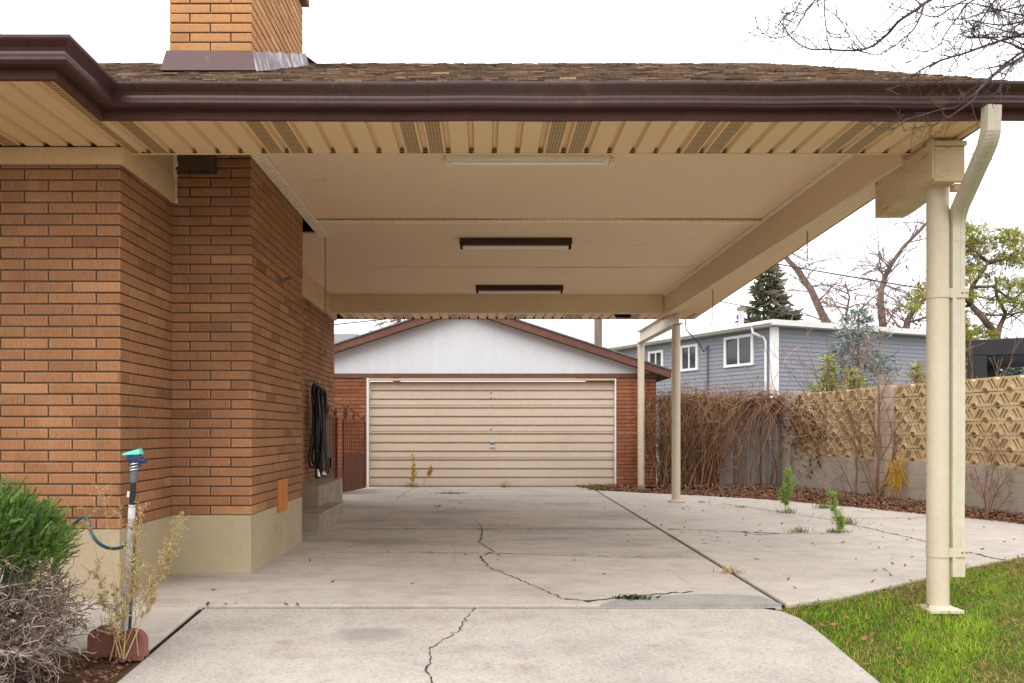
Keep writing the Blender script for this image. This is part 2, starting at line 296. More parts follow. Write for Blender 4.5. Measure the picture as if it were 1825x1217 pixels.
# ------------------------------------------------------------------ mesh building
class MB:
    """collects faces in world coordinates and links them as one mesh object"""

    def __init__(self):
        self.v, self.f, self.m, self.t, self.r = [], [], [], [], []

    def face(self, pts, mi=0, t=0.5, r=0.0):
        b = len(self.v)
        self.v.extend([tuple(p) for p in pts])
        self.f.append(tuple(range(b, b + len(pts))))
        self.m.append(mi); self.t.append(t); self.r.append(r)

    def mesh(self, verts, faces, mi=0, t=0.5):
        b = len(self.v)
        self.v.extend([tuple(p) for p in verts])
        for f in faces:
            self.f.append(tuple(b + i for i in f))
            self.m.append(mi); self.t.append(t); self.r.append(0.0)

    def box(self, x0, x1, y0, y1, z0, z1, mi=0, t=0.5, M=None):
        vs = [Vector((x, y, z)) for z in (z0, z1) for y in (y0, y1) for x in (x0, x1)]
        if M is not None:
            vs = [M @ p for p in vs]
        self.mesh(vs, [(0, 2, 3, 1), (4, 5, 7, 6), (0, 1, 5, 4), (2, 6, 7, 3), (0, 4, 6, 2), (1, 3, 7, 5)], mi, t)

    def bar(self, a, b, w, h, mi=0, t=0.5, up=Vector((0, 0, 1))):
        """a rectangular bar between two points; w across, h along up"""
        a, b = Vector(a), Vector(b)
        d = (b - a).normalized()
        s = d.cross(up)
        if s.length < 1e-5:
            s = d.cross(Vector((1, 0, 0)))
        s.normalize()
        u = s.cross(d).normalized()
        vs = []
        for p in (a, b):
            for i, j in ((-1, -1), (1, -1), (1, 1), (-1, 1)):
                vs.append(p + s * (i * w / 2) + u * (j * h / 2))
        self.mesh(vs, [(0, 1, 2, 3), (7, 6, 5, 4), (0, 4, 5, 1), (1, 5, 6, 2), (2, 6, 7, 3), (3, 7, 4, 0)], mi, t)

    def prism(self, poly, z0, z1, mi=0, t=0.5):
        """a flat polygon in x, y given thickness; z1 may be a function of (x, y)"""
        n = len(poly)
        zt = z1 if callable(z1) else (lambda x, y: z1)
        zb = z0 if callable(z0) else (lambda x, y: z0)
        vs = [(x, y, zb(x, y)) for x, y in poly] + [(x, y, zt(x, y)) for x, y in poly]
        fs = [tuple(range(n - 1, -1, -1)), tuple(range(n, 2 * n))]
        fs += [(i, (i + 1) % n, n + (i + 1) % n, n + i) for i in range(n)]
        self.mesh(vs, fs, mi, t)

    def tube(self, pts, rad, n=6, mi=0, t=0.5, cap=True):
        pts = [Vector(p) for p in pts]
        if not hasattr(rad, '__len__'):
            rad = [rad] * len(pts)
        b = len(self.v)
        u = None
        for i, p in enumerate(pts):
            d = pts[min(i + 1, len(pts) - 1)] - pts[max(i - 1, 0)]
            if d.length < 1e-9:
                d = Vector((0, 0, 1))
            d.normalize()
            if u is None:
                u = d.cross(Vector((0.31, 0.9, 0.2)))
                if u.length < 1e-3:
                    u = d.cross(Vector((1, 0, 0)))
            else:
                u = u - d * u.dot(d)
                if u.length < 1e-4:
                    u = d.cross(Vector((0.3, 0.2, 0.9)))
            u.normalize()
            w = d.cross(u)
            for k in range(n):
                a = 2 * pi * k / n
                self.v.append(tuple(p + (u * cos(a) + w * sin(a)) * rad[i]))
        for i in range(len(pts) - 1):
            for k in range(n):
                k2 = (k + 1) % n
                self.f.append((b + i * n + k, b + i * n + k2, b + (i + 1) * n + k2, b + (i + 1) * n + k))
                self.m.append(mi); self.t.append(t); self.r.append(0.0)
        if cap:
            for fc in (tuple(b + k for k in range(n - 1, -1, -1)), tuple(b + (len(pts) - 1) * n + k for k in range(n))):
                self.f.append(fc); self.m.append(mi); self.t.append(t); self.r.append(0.0)

    def cyl(self, x, y, z0, z1, r, n=24, mi=0, r1=None):
        self.tube([(x, y, z0), (x, y, z1)], [r, r if r1 is None else r1], n, mi)

    def quads(self, Q, tint, mi=0):
        """Q: (n, 4, 3) numpy corners"""
        b = len(self.v)
        self.v.extend(map(tuple, Q.reshape(-1, 3).tolist()))
        for i in range(len(Q)):
            j = b + 4 * i
            self.f.append((j, j + 1, j + 2, j + 3))
        self.m.extend([mi] * len(Q)); self.t.extend(np.asarray(tint, float).tolist()); self.r.extend([0.0] * len(Q))

    def build(self, name, mats, parent=None, smooth=False, bevel=0.0, base=None):
        me = bpy.data.meshes.new(name)
        V = np.array(self.v, dtype=np.float64)
        if parent is not None:
            org = world_loc(parent)
        elif base is not None:
            org = Vector(base)
        else:
            lo, hi = V.min(0), V.max(0)
            org = Vector(((lo[0] + hi[0]) / 2, (lo[1] + hi[1]) / 2, lo[2]))
        V = V - np.array(org)
        me.from_pydata(V.tolist(), [], self.f)
        if not isinstance(mats, (list, tuple)):
            mats = [mats]
        for k in mats:
            me.materials.append(MAT[k])
        me.polygons.foreach_set('material_index', self.m)
        a = me.attributes.new('tint', 'FLOAT', 'FACE'); a.data.foreach_set('value', self.t)
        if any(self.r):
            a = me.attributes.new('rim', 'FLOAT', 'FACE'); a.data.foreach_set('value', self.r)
        if smooth:
            me.polygons.foreach_set('use_smooth', [True] * len(self.f))
        me.update()
        o = bpy.data.objects.new(name, me)
        COL.objects.link(o)
        if parent is not None:
            o.parent = parent
        else:
            o.location = org
        if bevel:
            md = o.modifiers.new('edge', 'BEVEL')
            md.width = bevel; md.segments = 2; md.limit_method = 'ANGLE'; md.angle_limit = radians(40)
        if smooth == 'angle':
            pass
        return o


def world_loc(o):
    p = Vector((0, 0, 0))
    while o is not None:
        p += o.location
        o = o.parent
    return p


def tag(o, label=None, cat=None, group=None, kind=None):
    if label: o['label'] = label
    if cat: o['category'] = cat
    if group: o['group'] = group
    if kind: o['kind'] = kind
    return o


def thing(name, label, cat, loc, group=None):
    o = bpy.data.objects.new(name, None)
    o.empty_display_size = 0.2
    COL.objects.link(o)
    o.location = loc
    return tag(o, label, cat, group)


def smooth_by_angle(o, ang=40):
    me = o.data
    me.polygons.foreach_set('use_smooth', [True] * len(me.polygons))
    try:
        me.set_sharp_from_angle(angle=radians(ang))
    except Exception:
        pass


def copy_tree(o, parent=None):
    c = o.copy(); COL.objects.link(c)
    if parent is not None:
        c.parent = parent
    for ch in list(o.children):
        copy_tree(ch, c)
    return c


# ------------------------------------------------------------------ masonry
COURSE = 0.0717
BRICK = 0.305


def brick_face(mb, O, U, N, length, z0, z1, ends=(False, False), phase=0, joint=0.0125, rng=RND, depth=0.010, mi=0):
    """courses of single bricks standing proud of the mortar; O start of the face at z = 0, U along, N outwards"""
    O, U, N = Vector(O), Vector(U), Vector(N)
    nc = int(round((z1 - z0) / COURSE))
    h = COURSE - 0.0120
    rw = 0.006
    for c in range(nc):
        za = z0 + c * COURSE
        zb = za + h
        odd = (c + phase) % 2
        x = -BRICK / 2 if odd else 0.0
        while x < length - 0.01:
            a, b = max(0.0, x), min(length, x + BRICK)
            x += BRICK
            if b - a < 0.03:
                continue
            a2 = a if a <= 0.0 and ends[0] else a + joint / 2
            b2 = b if b >= length and ends[1] else b - joint / 2
            t = min(1, max(0, rng.gauss(0.5, 0.23)))
            n = N * rng.uniform(-0.0012, 0.0012)
            z_j = rng.uniform(-.0012, .0012)
            za_, zb_ = za + z_j, zb + z_j

            def P(u, z, d):
                return O + U * u + Vector((0, 0, z)) + N * d + n
            # front face with a paler arris round it
            ea, eb = a <= 0.0 and ends[0], b >= length and ends[1]
            ua, da = (0.0012, -0.0012) if ea else (a2, -0.0025)
            ub, db = (length - 0.0012, -0.0012) if eb else (b2, -0.0025)
            o4 = [P(ua, za_, da), P(ub, za_, db), P(ub, zb_, db), P(ua, zb_, da)]
            i4 = [P(a2 + rw, za_ + rw, 0), P(b2 - rw, za_ + rw, 0), P(b2 - rw, zb_ - rw, 0), P(a2 + rw, zb_ - rw, 0)]
            k4 = [P(a2, za_, -depth - 0.004), P(b2, za_, -depth - 0.004), P(b2, zb_, -depth - 0.004), P(a2, zb_, -depth - 0.004)]
            mb.face(i4, mi, t, 0.0)
            for i in range(4):
                j = (i + 1) % 4
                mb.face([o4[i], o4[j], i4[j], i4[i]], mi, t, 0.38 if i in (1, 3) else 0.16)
                mb.face([k4[i], k4[j], o4[j], o4[i]], mi, t, 0.0)


def sweep(mb, path, prof, segs=None, closed=False, mi=0, sag=None):
    """runs a profile of (outwards, z) pairs along a path in x, y, mitred at the corners; outwards = right of travel"""
    P = [Vector((x, y)) for x, y in path]
    n = len(P)
    rings = []
    for i in range(n):
        d0 = (P[i] - P[i - 1]).normalized() if i > 0 else (P[1] - P[0]).normalized()
        d1 = (P[i + 1] - P[i]).normalized() if i < n - 1 else d0
        n0, n1 = Vector((d0.y, -d0.x)), Vector((d1.y, -d1.x))
        mt = (n0 + n1).normalized()
        k = 1.0 / max(0.2, mt.dot(n0))
        rings.append([Vector((P[i].x + mt.x * k * o, P[i].y + mt.y * k * o, z + (sag or {}).get(i, 0.0))) for o, z in prof])
    m = len(prof)
    for s in (segs if segs is not None else range(n - 1)):
        a, b = rings[s], rings[s + 1]
        for j in range(m if closed else m - 1):
            j2 = (j + 1) % m
            mb.face([a[j], b[j], b[j2], a[j2]], mi)
    if closed:
        ss = list(segs if segs is not None else range(n - 1))
        mb.face(list(reversed(rings[ss[0]])), mi)
        mb.face(rings[ss[-1] + 1], mi)


def shingles(mb, O, U, V, nrows, span, expo=0.135, rng=RND, wmin=0.09, wmax=0.24):
    """courses of single wood-look shingles; O eave corner, U along the eave, V up the slope, span(row distance) -> (u0, u1)"""
    O, U, V = Vector(O), Vector(U), Vector(V)
    N = U.cross(V).normalized()
    if N.z < 0:
        N = -N
    for r in range(nrows):
        v0 = r * expo
        u0, u1 = span(v0)
        u = u0
        while u < u1 - 0.01:
            w = min(rng.uniform(wmin, wmax), u1 - u)
            th = rng.uniform(0.008, 0.021)
            dv = rng.uniform(-0.018, 0.012)
            a = O + U * (u + 0.002) + V * (v0 + dv)
            b = O + U * (u + w - 0.002) + V * (v0 + dv)
            c, d = b + V * (expo * 1.9), a + V * (expo * 1.9)
            top = [a + N * th, b + N * (th + rng.uniform(-.003, .003)), c + N * 0.002, d + N * 0.002]
            t = rng.random()
            mb.face(top, 0, t)
            mb.face([a, b, top[1], top[0]], 0, min(1, t * 0.8 + rng.random() * .2))
            mb.face([b, c, top[2], top[1]], 0, t)
            mb.face([d, a, top[0], top[3]], 0, t)
            u += w


# ------------------------------------------------------------------ plants
def wander(p, d, length, n, bend, rng, droop=0.0):
    """a wandering polyline"""
    p, d = Vector(p), Vector(d).normalized()
    pts = [p.copy()]
    st = length / n
    for i in range(n):
        d = d + Vector((rng.gauss(0, bend), rng.gauss(0, bend), rng.gauss(0, bend) - droop))
        d.normalize()
        p = p + d * st
        pts.append(p.copy())
    return pts


def grow(mb, p, d, length, r, depth, rng, bend=0.12, kids=5, ratio=0.55, spread=0.7, droop=0.0, n=5, rmin=0.0012, start=0.25, mi=0, up=0.0, tips=None):
    """a branch and, recursively, the twigs along it"""
    segs = max(3, int(6 if depth > 0 else 4))
    pts = wander(p, d, length, segs, bend, rng, droop)
    rad = [max(rmin, r * (1 - 0.8 * i / segs)) for i in range(segs + 1)]
    mb.tube(pts, rad, n if depth > 0 else 3, mi, rng.random(), cap=False)
    if tips is not None:
        tips.append((pts[-1], (pts[-1] - pts[-2]).normalized(), depth))
    if depth <= 0:
        return
    for k in range(kids):
        f = start + (0.98 - start) * (k + rng.random()) / kids
        i = min(segs - 1, int(f * segs))
        q = pts[i].lerp(pts[i + 1], f * segs - i)
        dd = (pts[i + 1] - pts[i]).normalized()
        s = Vector((rng.gauss(0, 1), rng.gauss(0, 1), rng.gauss(0, 1)))
        s = (s - dd * s.dot(dd)).normalized()
        nd_ = dd + s * spread * rng.uniform(0.7, 1.4) + Vector((0, 0, up))
        grow(mb, q, nd_, length * ratio * rng.uniform(0.6, 1.25) * (1.1 - 0.5 * f), max(rmin, rad[i] * 0.6), depth - 1, rng, bend, kids, ratio, spread, droop, n, rmin,
             0.15, mi, up, tips)


def leaf_cloud(points, dirs, per, length, width, spread, rng, flat=0.0):
    """for each point a little brush of narrow leaves: returns (n, 4, 3)"""
    P = np.repeat(np.asarray(points, float), per, axis=0)
    D = np.repeat(np.asarray(dirs, float), per, axis=0)
    n = len(P)
    d = D + rng.normal(0, spread, (n, 3))
    d /= np.linalg.norm(d, axis=1, keepdims=True) + 1e-9
    s = np.cross(d, rng.normal(0, 1, (n, 3)))
    s /= np.linalg.norm(s, axis=1, keepdims=True) + 1e-9
    L = length * rng.uniform(0.6, 1.3, (n, 1))
    W = width * rng.uniform(0.7, 1.3, (n, 1))
    a = P - s * W * 0.5
    b = P + s * W * 0.5
    c = P + d * L + s * W * 0.18
    e = P + d * L - s * W * 0.18
    return np.stack([a, b, c, e], axis=1)


def sprays(points, dirs, nleaf, length, leaf, width, rng, fan=0.9):
    """feathery sprays: leaflets along a short axis"""
    out = []
    for p, d in zip(points, dirs):
        d = np.asarray(d, float); d = d / (np.linalg.norm(d) + 1e-9)
        s = np.cross(d, rng.normal(0, 1, 3)); s /= np.linalg.norm(s) + 1e-9
        w = np.cross(d, s)
        L = length * rng.uniform(0.6, 1.3)
        f = np.linspace(0.05, 1.0, nleaf)
        base = np.asarray(p)[None] + d[None] * (f * L)[:, None]
        sgn = np.where(np.arange(nleaf) % 2 == 0, 1.0, -1.0)
        ld = d[None] + s[None] * (sgn * fan * (1.15 - f))[:, None] + rng.normal(0, .12, (nleaf, 3)) + w[None] * rng.normal(0, .25, (nleaf, 1))
        ld /= np.linalg.norm(ld, axis=1, keepdims=True)
        ll = leaf * (1.25 - 0.6 * f)[:, None] * rng.uniform(.7, 1.3, (nleaf, 1))
        ws = np.cross(ld, w[None] + rng.normal(0, .35, (nleaf, 3)))
        ws /= np.linalg.norm(ws, axis=1, keepdims=True) + 1e-9
        h = ws * (width * 0.5)
        out.append(np.stack([base - h * .6, base + h * .6, base + ld * ll + h * .35, base + ld * ll - h * .35], axis=1))
    return np.concatenate(out)

# ------------------------------------------------------------------ measured planes
XH, XC = -2.305, -1.717          # side wall of the house, side of the chimney
YL, YC, YB, YE = 5.46, 6.375, 8.20, 13.36
ZF = -0.62                       # top of the foundation
ZS, ZC = 1.80, 2.06              # soffit, ceiling
Y_EAVE, Y_EAVE_L, X_JOG = 4.95, 4.38, -2.175
Y_IN = 5.56                      # inner edge of the carport soffit
Y_BACK = 12.97                   # face of the beam at the back
SLOPE = 0.45


def ground_z(y):
    """the street side falls away from the carport"""
    return -1.32 - 0.062 * max(0.0, min(8.0, 5.3 - y))


def lawn_z(x, y):
    d = max(0.0, min(0.6, float(np.interp(x, [p[0] for p in EDGE], [p[1] for p in EDGE])) - y))
    return -1.078 - 0.125 * d + 0.032 * min(0.0, max(-8, y - 5.5))


def apron_z(x, y):
    return G - 0.016 - 0.067 * (5.22 - y)


EDGE = [(1.845, 5.24), (2.30, 5.50), (3.0, 6.06), (3.59, 6.57), (4.60, 7.30), (6.2, 8.45)]     # lawn edge of the side slab


def build_ground():
    mb = MB()
    xs = [-300, -60, -12, 0, 12, 60, 300]
    ys = [-120, -30, -3.0, 0.0, 2.6, 5.3, 20, 60, 160, 420]
    for i in range(len(xs) - 1):
        for j in range(len(ys) - 1):
            mb.face([(x, y, ground_z(y)) for x, y in ((xs[i], ys[j]), (xs[i + 1], ys[j]), (xs[i + 1], ys[j + 1]), (xs[i], ys[j + 1]))])
    tag(mb.build('ground', 'earth', base=(0, 0, 0)), kind='structure')

    # the apron towards the street
    mb = MB()
    right = [(1.835, -2.0), (1.835, 3.9), (1.85, 4.4), (1.862, 4.8), (1.85, 5.02), (1.80, 5.15), (1.70, 5.219)]
    left = [(-1.69, 5.219), (-1.69, 3.95), (-1.70, -2.0)]
    mb.prism(right + left, lambda x, y: apron_z(x, y) - 0.16, apron_z)
    tag(mb.build('driveway_apron', 'apron', bevel=0.008), kind='structure')

    # slabs below the roof, with open joints between them
    mb = MB()
    mb_dirt = []
    j = 0.011
    xr = lambda y: 1.838 + (y - 5.25) * 0.018
    ys = [5.225, 9.27, 15.55, 16.37]
    for a, b in zip(ys[:-1], ys[1:]):
        x0 = XH + 0.0
        mb_dirt.append((x0, b - .02, xr(b), b + .02))
        mb.prism([(x0, a + j), (xr(a) - j, a + j), (xr(b) - j, b - j), (x0, b - j)], G - 0.15, G)
    mb.prism([(x0 - 4, 13.40), (x0 - j * 2, 13.40), (x0 - j * 2, 16.37), (x0 - 4, 16.37)], G - 0.15, G - 0.004)
    tag(mb.build('driveway', 'concrete', bevel=0.007), kind='structure')

    # dirt lying in the joints
    md = MB()
    for x0_, y0_, x1_, y1_ in mb_dirt[:-1]:
        md.box(x0_, x1_, y0_, y1_, G - .12, G - .022)
    md.prism([(xr(5.0) - .02, 5.25), (xr(5.0) + .03, 5.29), (xr(15.5) + .045, 15.5), (xr(15.5) - .03, 15.5)], G - .121, G - .018)
    md.box(xr(8.87), 6.4, 8.80, 8.95, G - .122, G - .024)
    md.prism([(-1.714, 4.42), (-1.688, 4.42), (-1.688, 5.20), (-1.714, 5.20)], lambda x, y: apron_z(x, y) - .1, lambda x, y: apron_z(x, y) - .004)
    md.box(-1.70, 1.78, 5.214, 5.233, G - .1, G - .0185)
    tag(md.build('joint_dirt', 'joint'), kind='structure')

    # grey repair patch beside the joint
    mb = MB()
    mb.prism([(0.72, 5.235), (1.825, 5.235), (1.79, 5.50), (1.45, 5.57), (1.05, 5.49), (0.86, 5.40)], G - 0.01, G + 0.004)
    tag(mb.build('driveway_patch', 'patch'), kind='structure')

    # side slab beyond the long joint
    mb = MB()
    far = [(6.55, 9.2), (6.15, 10.2), (5.75, 11.0), (5.34, 11.85), (4.95, 12.6), (4.52, 13.3), (3.7, 14.1), (2.9, 14.7), (2.045, 15.4)]
    y_d = 8.87
    cut_a = [(xr(5.25) + .027, 5.27)] + EDGE[1:] + [(6.5, 8.75)]
    mb.prism(cut_a + [(6.46, y_d - 0.06), (4.2, y_d + .02), (2.9, y_d - .03), (xr(y_d) + .026, y_d)], G - 0.15, G)
    mb.prism([(xr(y_d) + .026, y_d + 2 * j), (2.9, y_d - .03 + 2 * j), (4.2, y_d + .02 + 2 * j), (6.46, y_d - .06 + 2 * j)] + far, G - 0.15, G - 0.003)
    tag(mb.build('side_slab', 'side_slab', bevel=0.010), kind='structure')

    # walk along the front of the house
    mb = MB()
    mb.prism([(-9, 4.42), (-1.715, 4.42), (-1.715, 5.215), (-1.80, 5.225), (XH + .001, 5.225), (XH + .001, YL - .004), (-9, YL - .004)], lambda x, y: G - .25, lambda x, y: min(G - .006, apron_z(x, y) + .011))
    tag(mb.build('front_walk', 'side_slab', bevel=0.010), kind='structure')

    # planting bed in front of the walk
    mb = MB()
    r = random.Random(3)
    xs = np.linspace(-7, -1.688, 44)
    ys = np.linspace(0.5, 4.43, 34)
    H = {}
    for i, x in enumerate(xs):
        for k, y in enumerate(ys):
            H[i, k] = (x, y, apron_z(x, y) - .012 + r.uniform(-.02, .008) * (1 if x < -1.72 else .3))
    for i in range(len(xs) - 1):
        for k in range(len(ys) - 1):
            mb.face([H[i, k], H[i + 1, k], H[i + 1, k + 1], H[i, k + 1]])
    tag(mb.build('soil_bed', 'soil'), kind='structure')

    # lawn
    mb = MB()
    xs = np.linspace(1.80, 14, 60)
    ys = np.linspace(-3, 9.6, 64)
    H = {(i, k): (x, y, lawn_z(x, y) + r.uniform(-.006, .006)) for i, x in enumerate(xs) for k, y in enumerate(ys)}
    for i in range(len(xs) - 1):
        for k in range(len(ys) - 1):
            mb.face([H[i, k], H[i + 1, k], H[i + 1, k + 1], H[i, k + 1]])
    tag(mb.build('lawn', 'turf'), kind='structure')

    # strip of earth below the wall
    mb = MB()
    mb.prism([(1.9, 15.3), (3.0, 14.55), (4.6, 13.1), (5.5, 11.5), (6.6, 8.6), (7.3, 8.6), (6.5, 13.5), (5.9, 17.2), (1.9, 17.2)], -1.4, G - 0.035)
    tag(mb.build('wall_bed', 'soil'), kind='structure')


def crack_mesh(pts, w, z, rng, zf=None):
    """a jagged dirty crack"""
    out = []
    P = [Vector((x, y)) for x, y in pts]
    fine = []
    for a, b in zip(P[:-1], P[1:]):
        n = max(2, int((b - a).length / 0.035))
        for i in range(n):
            q = a.lerp(b, i / n)
            q += Vector((rng.gauss(0, .009), rng.gauss(0, .013)))
            fine.append(q)
    fine.append(P[-1])
    mb = MB()
    for i in range(len(fine) - 1):
        a, b = fine[i], fine[i + 1]
        d = (b - a)
        if d.length < 1e-5:
            continue
        d.normalize()
        nrm = Vector((-d.y, d.x))
        wa, wb = w * rng.uniform(.06, .6), w * rng.uniform(.06, .6)
        if rng.random() < 0.07:
            wa *= 2.6
        f = zf or (lambda x, y: z)
        q = [a + nrm * wa, b + nrm * wb, b - nrm * wb, a - nrm * wa]
        mb.face([(p.x, p.y, f(p.x, p.y)) for p in q])
    return mb


def gpt(px, py, z=G):
    Y = z * 1530.0 / (768.0 - py)
    return ((px - 860) / 1530.0 * Y, Y)


def apt(px, py):
    Y = 1.4257 / ((py - 768) / 1530.0 + 0.067)
    return ((px - 860) / 1530.0 * Y, Y)


def build_cracks():
    r = random.Random(5)
    zt = G + 0.0035
    lines = [
        ([(XH + .9, 9.27), (-.5, 9.275), (.6, 9.265), (1.9, 9.27)], .022),
        ([gpt(*p) for p in ((860, 943), (855, 966), (880, 984), (855, 992), (870, 1010), (905, 1025), (960, 1048), (1000, 1066), (1040, 1071))], .0125),
        ([gpt(*p) for p in ((1040, 1073), (1100, 1066), (1165, 1060), (1235, 1055))], .026),
        ([gpt(*p) for p in ((600, 985), (760, 985), (950, 988), (1080, 992), (1240, 993))], .013),
        ([gpt(*p) for p in ((775, 902), (782, 912), (850, 928), (860, 942))], .006),
        ([gpt(*p) for p in ((705, 891), (722, 878), (735, 871))], .012),
        ([gpt(*p) for p in ((850, 880), (862, 890))], .010),
        ([gpt(*p) for p in ((809, 967), (811, 1003))], .003),
        ([gpt(*p) for p in ((1188, 1015), (1205, 1026), (1230, 1042))], .003),
    ]
    for pts, w in lines:
        tag(crack_mesh(pts, w, zt, r).build('driveway_crack', 'crack'), kind='structure')
    ap = [apt(*p) for p in ((848, 1082), (830, 1105), (818, 1122), (792, 1140), (768, 1155), (766, 1180), (758, 1196), (772, 1217))]
    tag(crack_mesh(ap + [(ap[-1][0] + .05, 3.3), (ap[-1][0] - .1, 2.6)], .009, 0, r, lambda x, y: apron_z(x, y) + .0035).build('driveway_crack', 'crack'), kind='structure')
    side = [
        ([gpt(*p) for p in ((1290, 898), (1390, 912), (1480, 926), (1560, 944), (1650, 965), (1730, 985), (1785, 998))], .022),
        ([gpt(*p) for p in ((1190, 943), (1280, 946), (1345, 949), (1400, 951), (1490, 951))], .026),
        ([gpt(*p) for p in ((1325, 950), (1350, 948), (1385, 951), (1350, 953), (1325, 950))], .02),
        ([gpt(*p) for p in ((1420, 914), (1520, 924), (1650, 923))], .016),
        ([gpt(*p) for p in ((1250, 893), (1300, 899))], .006),
    ]
    for pts, w in side:
        tag(crack_mesh(pts, w, zt, r).build('slab_crack', 'crack'), kind='structure')


# ------------------------------------------------------------------ house
FASCIA_PATH = [(-9, Y_EAVE_L), (X_JOG, Y_EAVE_L), (X_JOG - 0.012, Y_EAVE)]
_r = random.Random(41)
FASCIA_PATH += [(x_, Y_EAVE + _r.uniform(-.0025, .0025)) for x_ in np.linspace(-1.7, 2.9, 12)] + [(3.24, Y_EAVE)]
SAG = {i: _r.uniform(-.0035, .0035) for i in range(3, 15)}      # old metal is never quite straight
FASCIA = [(0, ZS - 0.004), (0, 1.965), (-0.022, 1.965), (-0.022, ZS + 0.03), (-0.03, ZS + .03), (-0.03, ZS - .004)]
GUTTER = [(0.002, 1.968), (0.002, 1.846), (0.075, 1.842), (0.088, 1.846), (0.096, 1.855), (0.097, 1.868), (0.090, 1.878), (0.083, 1.888), (0.082, 1.902),
          (0.090, 1.918), (0.106, 1.932), (0.120, 1.944), (0.125, 1.953), (0.126, 1.966), (0.118, 1.970), (0.112, 1.964), (0.108, 1.95), (0.085, 1.93),
          (0.072, 1.90), (0.072, 1.872), (0.06, 1.855), (0.012, 1.857), (0.012, 1.968)]

STRAP = [(o + .002, z - .001 if z < 1.9 else z + .001) for o, z in GUTTER[1:15]] + [(.08, 1.9)]


def soffit(parent, x_from, x_to, yr, z, name='soffit', extra_y=None):
    """ribbed soffit panels in strips across the eave; two of every six strips are perforated"""
    w = 0.1486
    mb = MB()
    k0 = math.floor((x_from + 0.537) / w)
    k1 = math.ceil((x_to + 0.537) / w)
    for k in range(k0, k1):
        a, b = max(x_from, -0.537 + k * w), min(x_to, -0.537 + (k + 1) * w)
        if b - a < 0.004:
            continue
        y0, y1 = yr((a + b) / 2)
        ya = [yr(a)[0], yr(b)[0]]
        vent = (k % 6) in (0, 1)
        g = 0.019
        c = min(b, a + g * 2)
        zj = z + RND.uniform(-.001, .001)
        # groove: two slopes and a bottom, then the flat strip
        def q(xa, xb, za, zb, mi):
            mb.face([(xa, y0, za), (xb, y0, zb), (xb, y1, zb), (xa, y1, za)], mi)
        if c < b:
            q(a, a + g * .45, zj, z + .032, 0)
            q(a + g * .45, a + g * 1.5, z + .032, z + .032, 0)
            q(a + g * 1.5, c, z + .032, zj, 0)
            if vent:
                q(c, c + .012, zj, zj, 0); q(c + .012, b - .012, zj + .001, zj + .001, 1); q(b - .012, b, zj, zj, 0)
            else:
                q(c, b, zj, zj, 0)
        else:
            q(a, b, zj, zj, 0)
        # dark end of the groove above the channel at the wall
        mb.face([(a - .002, y1 - .006, z - .0015), (a + g * 1.9, y1 - .006, z - .0015), (a + g * .9, y1 - .036, z - .0015)], 2)
    return mb.build(name, ['soffit', 'vent', 'hole'], parent)


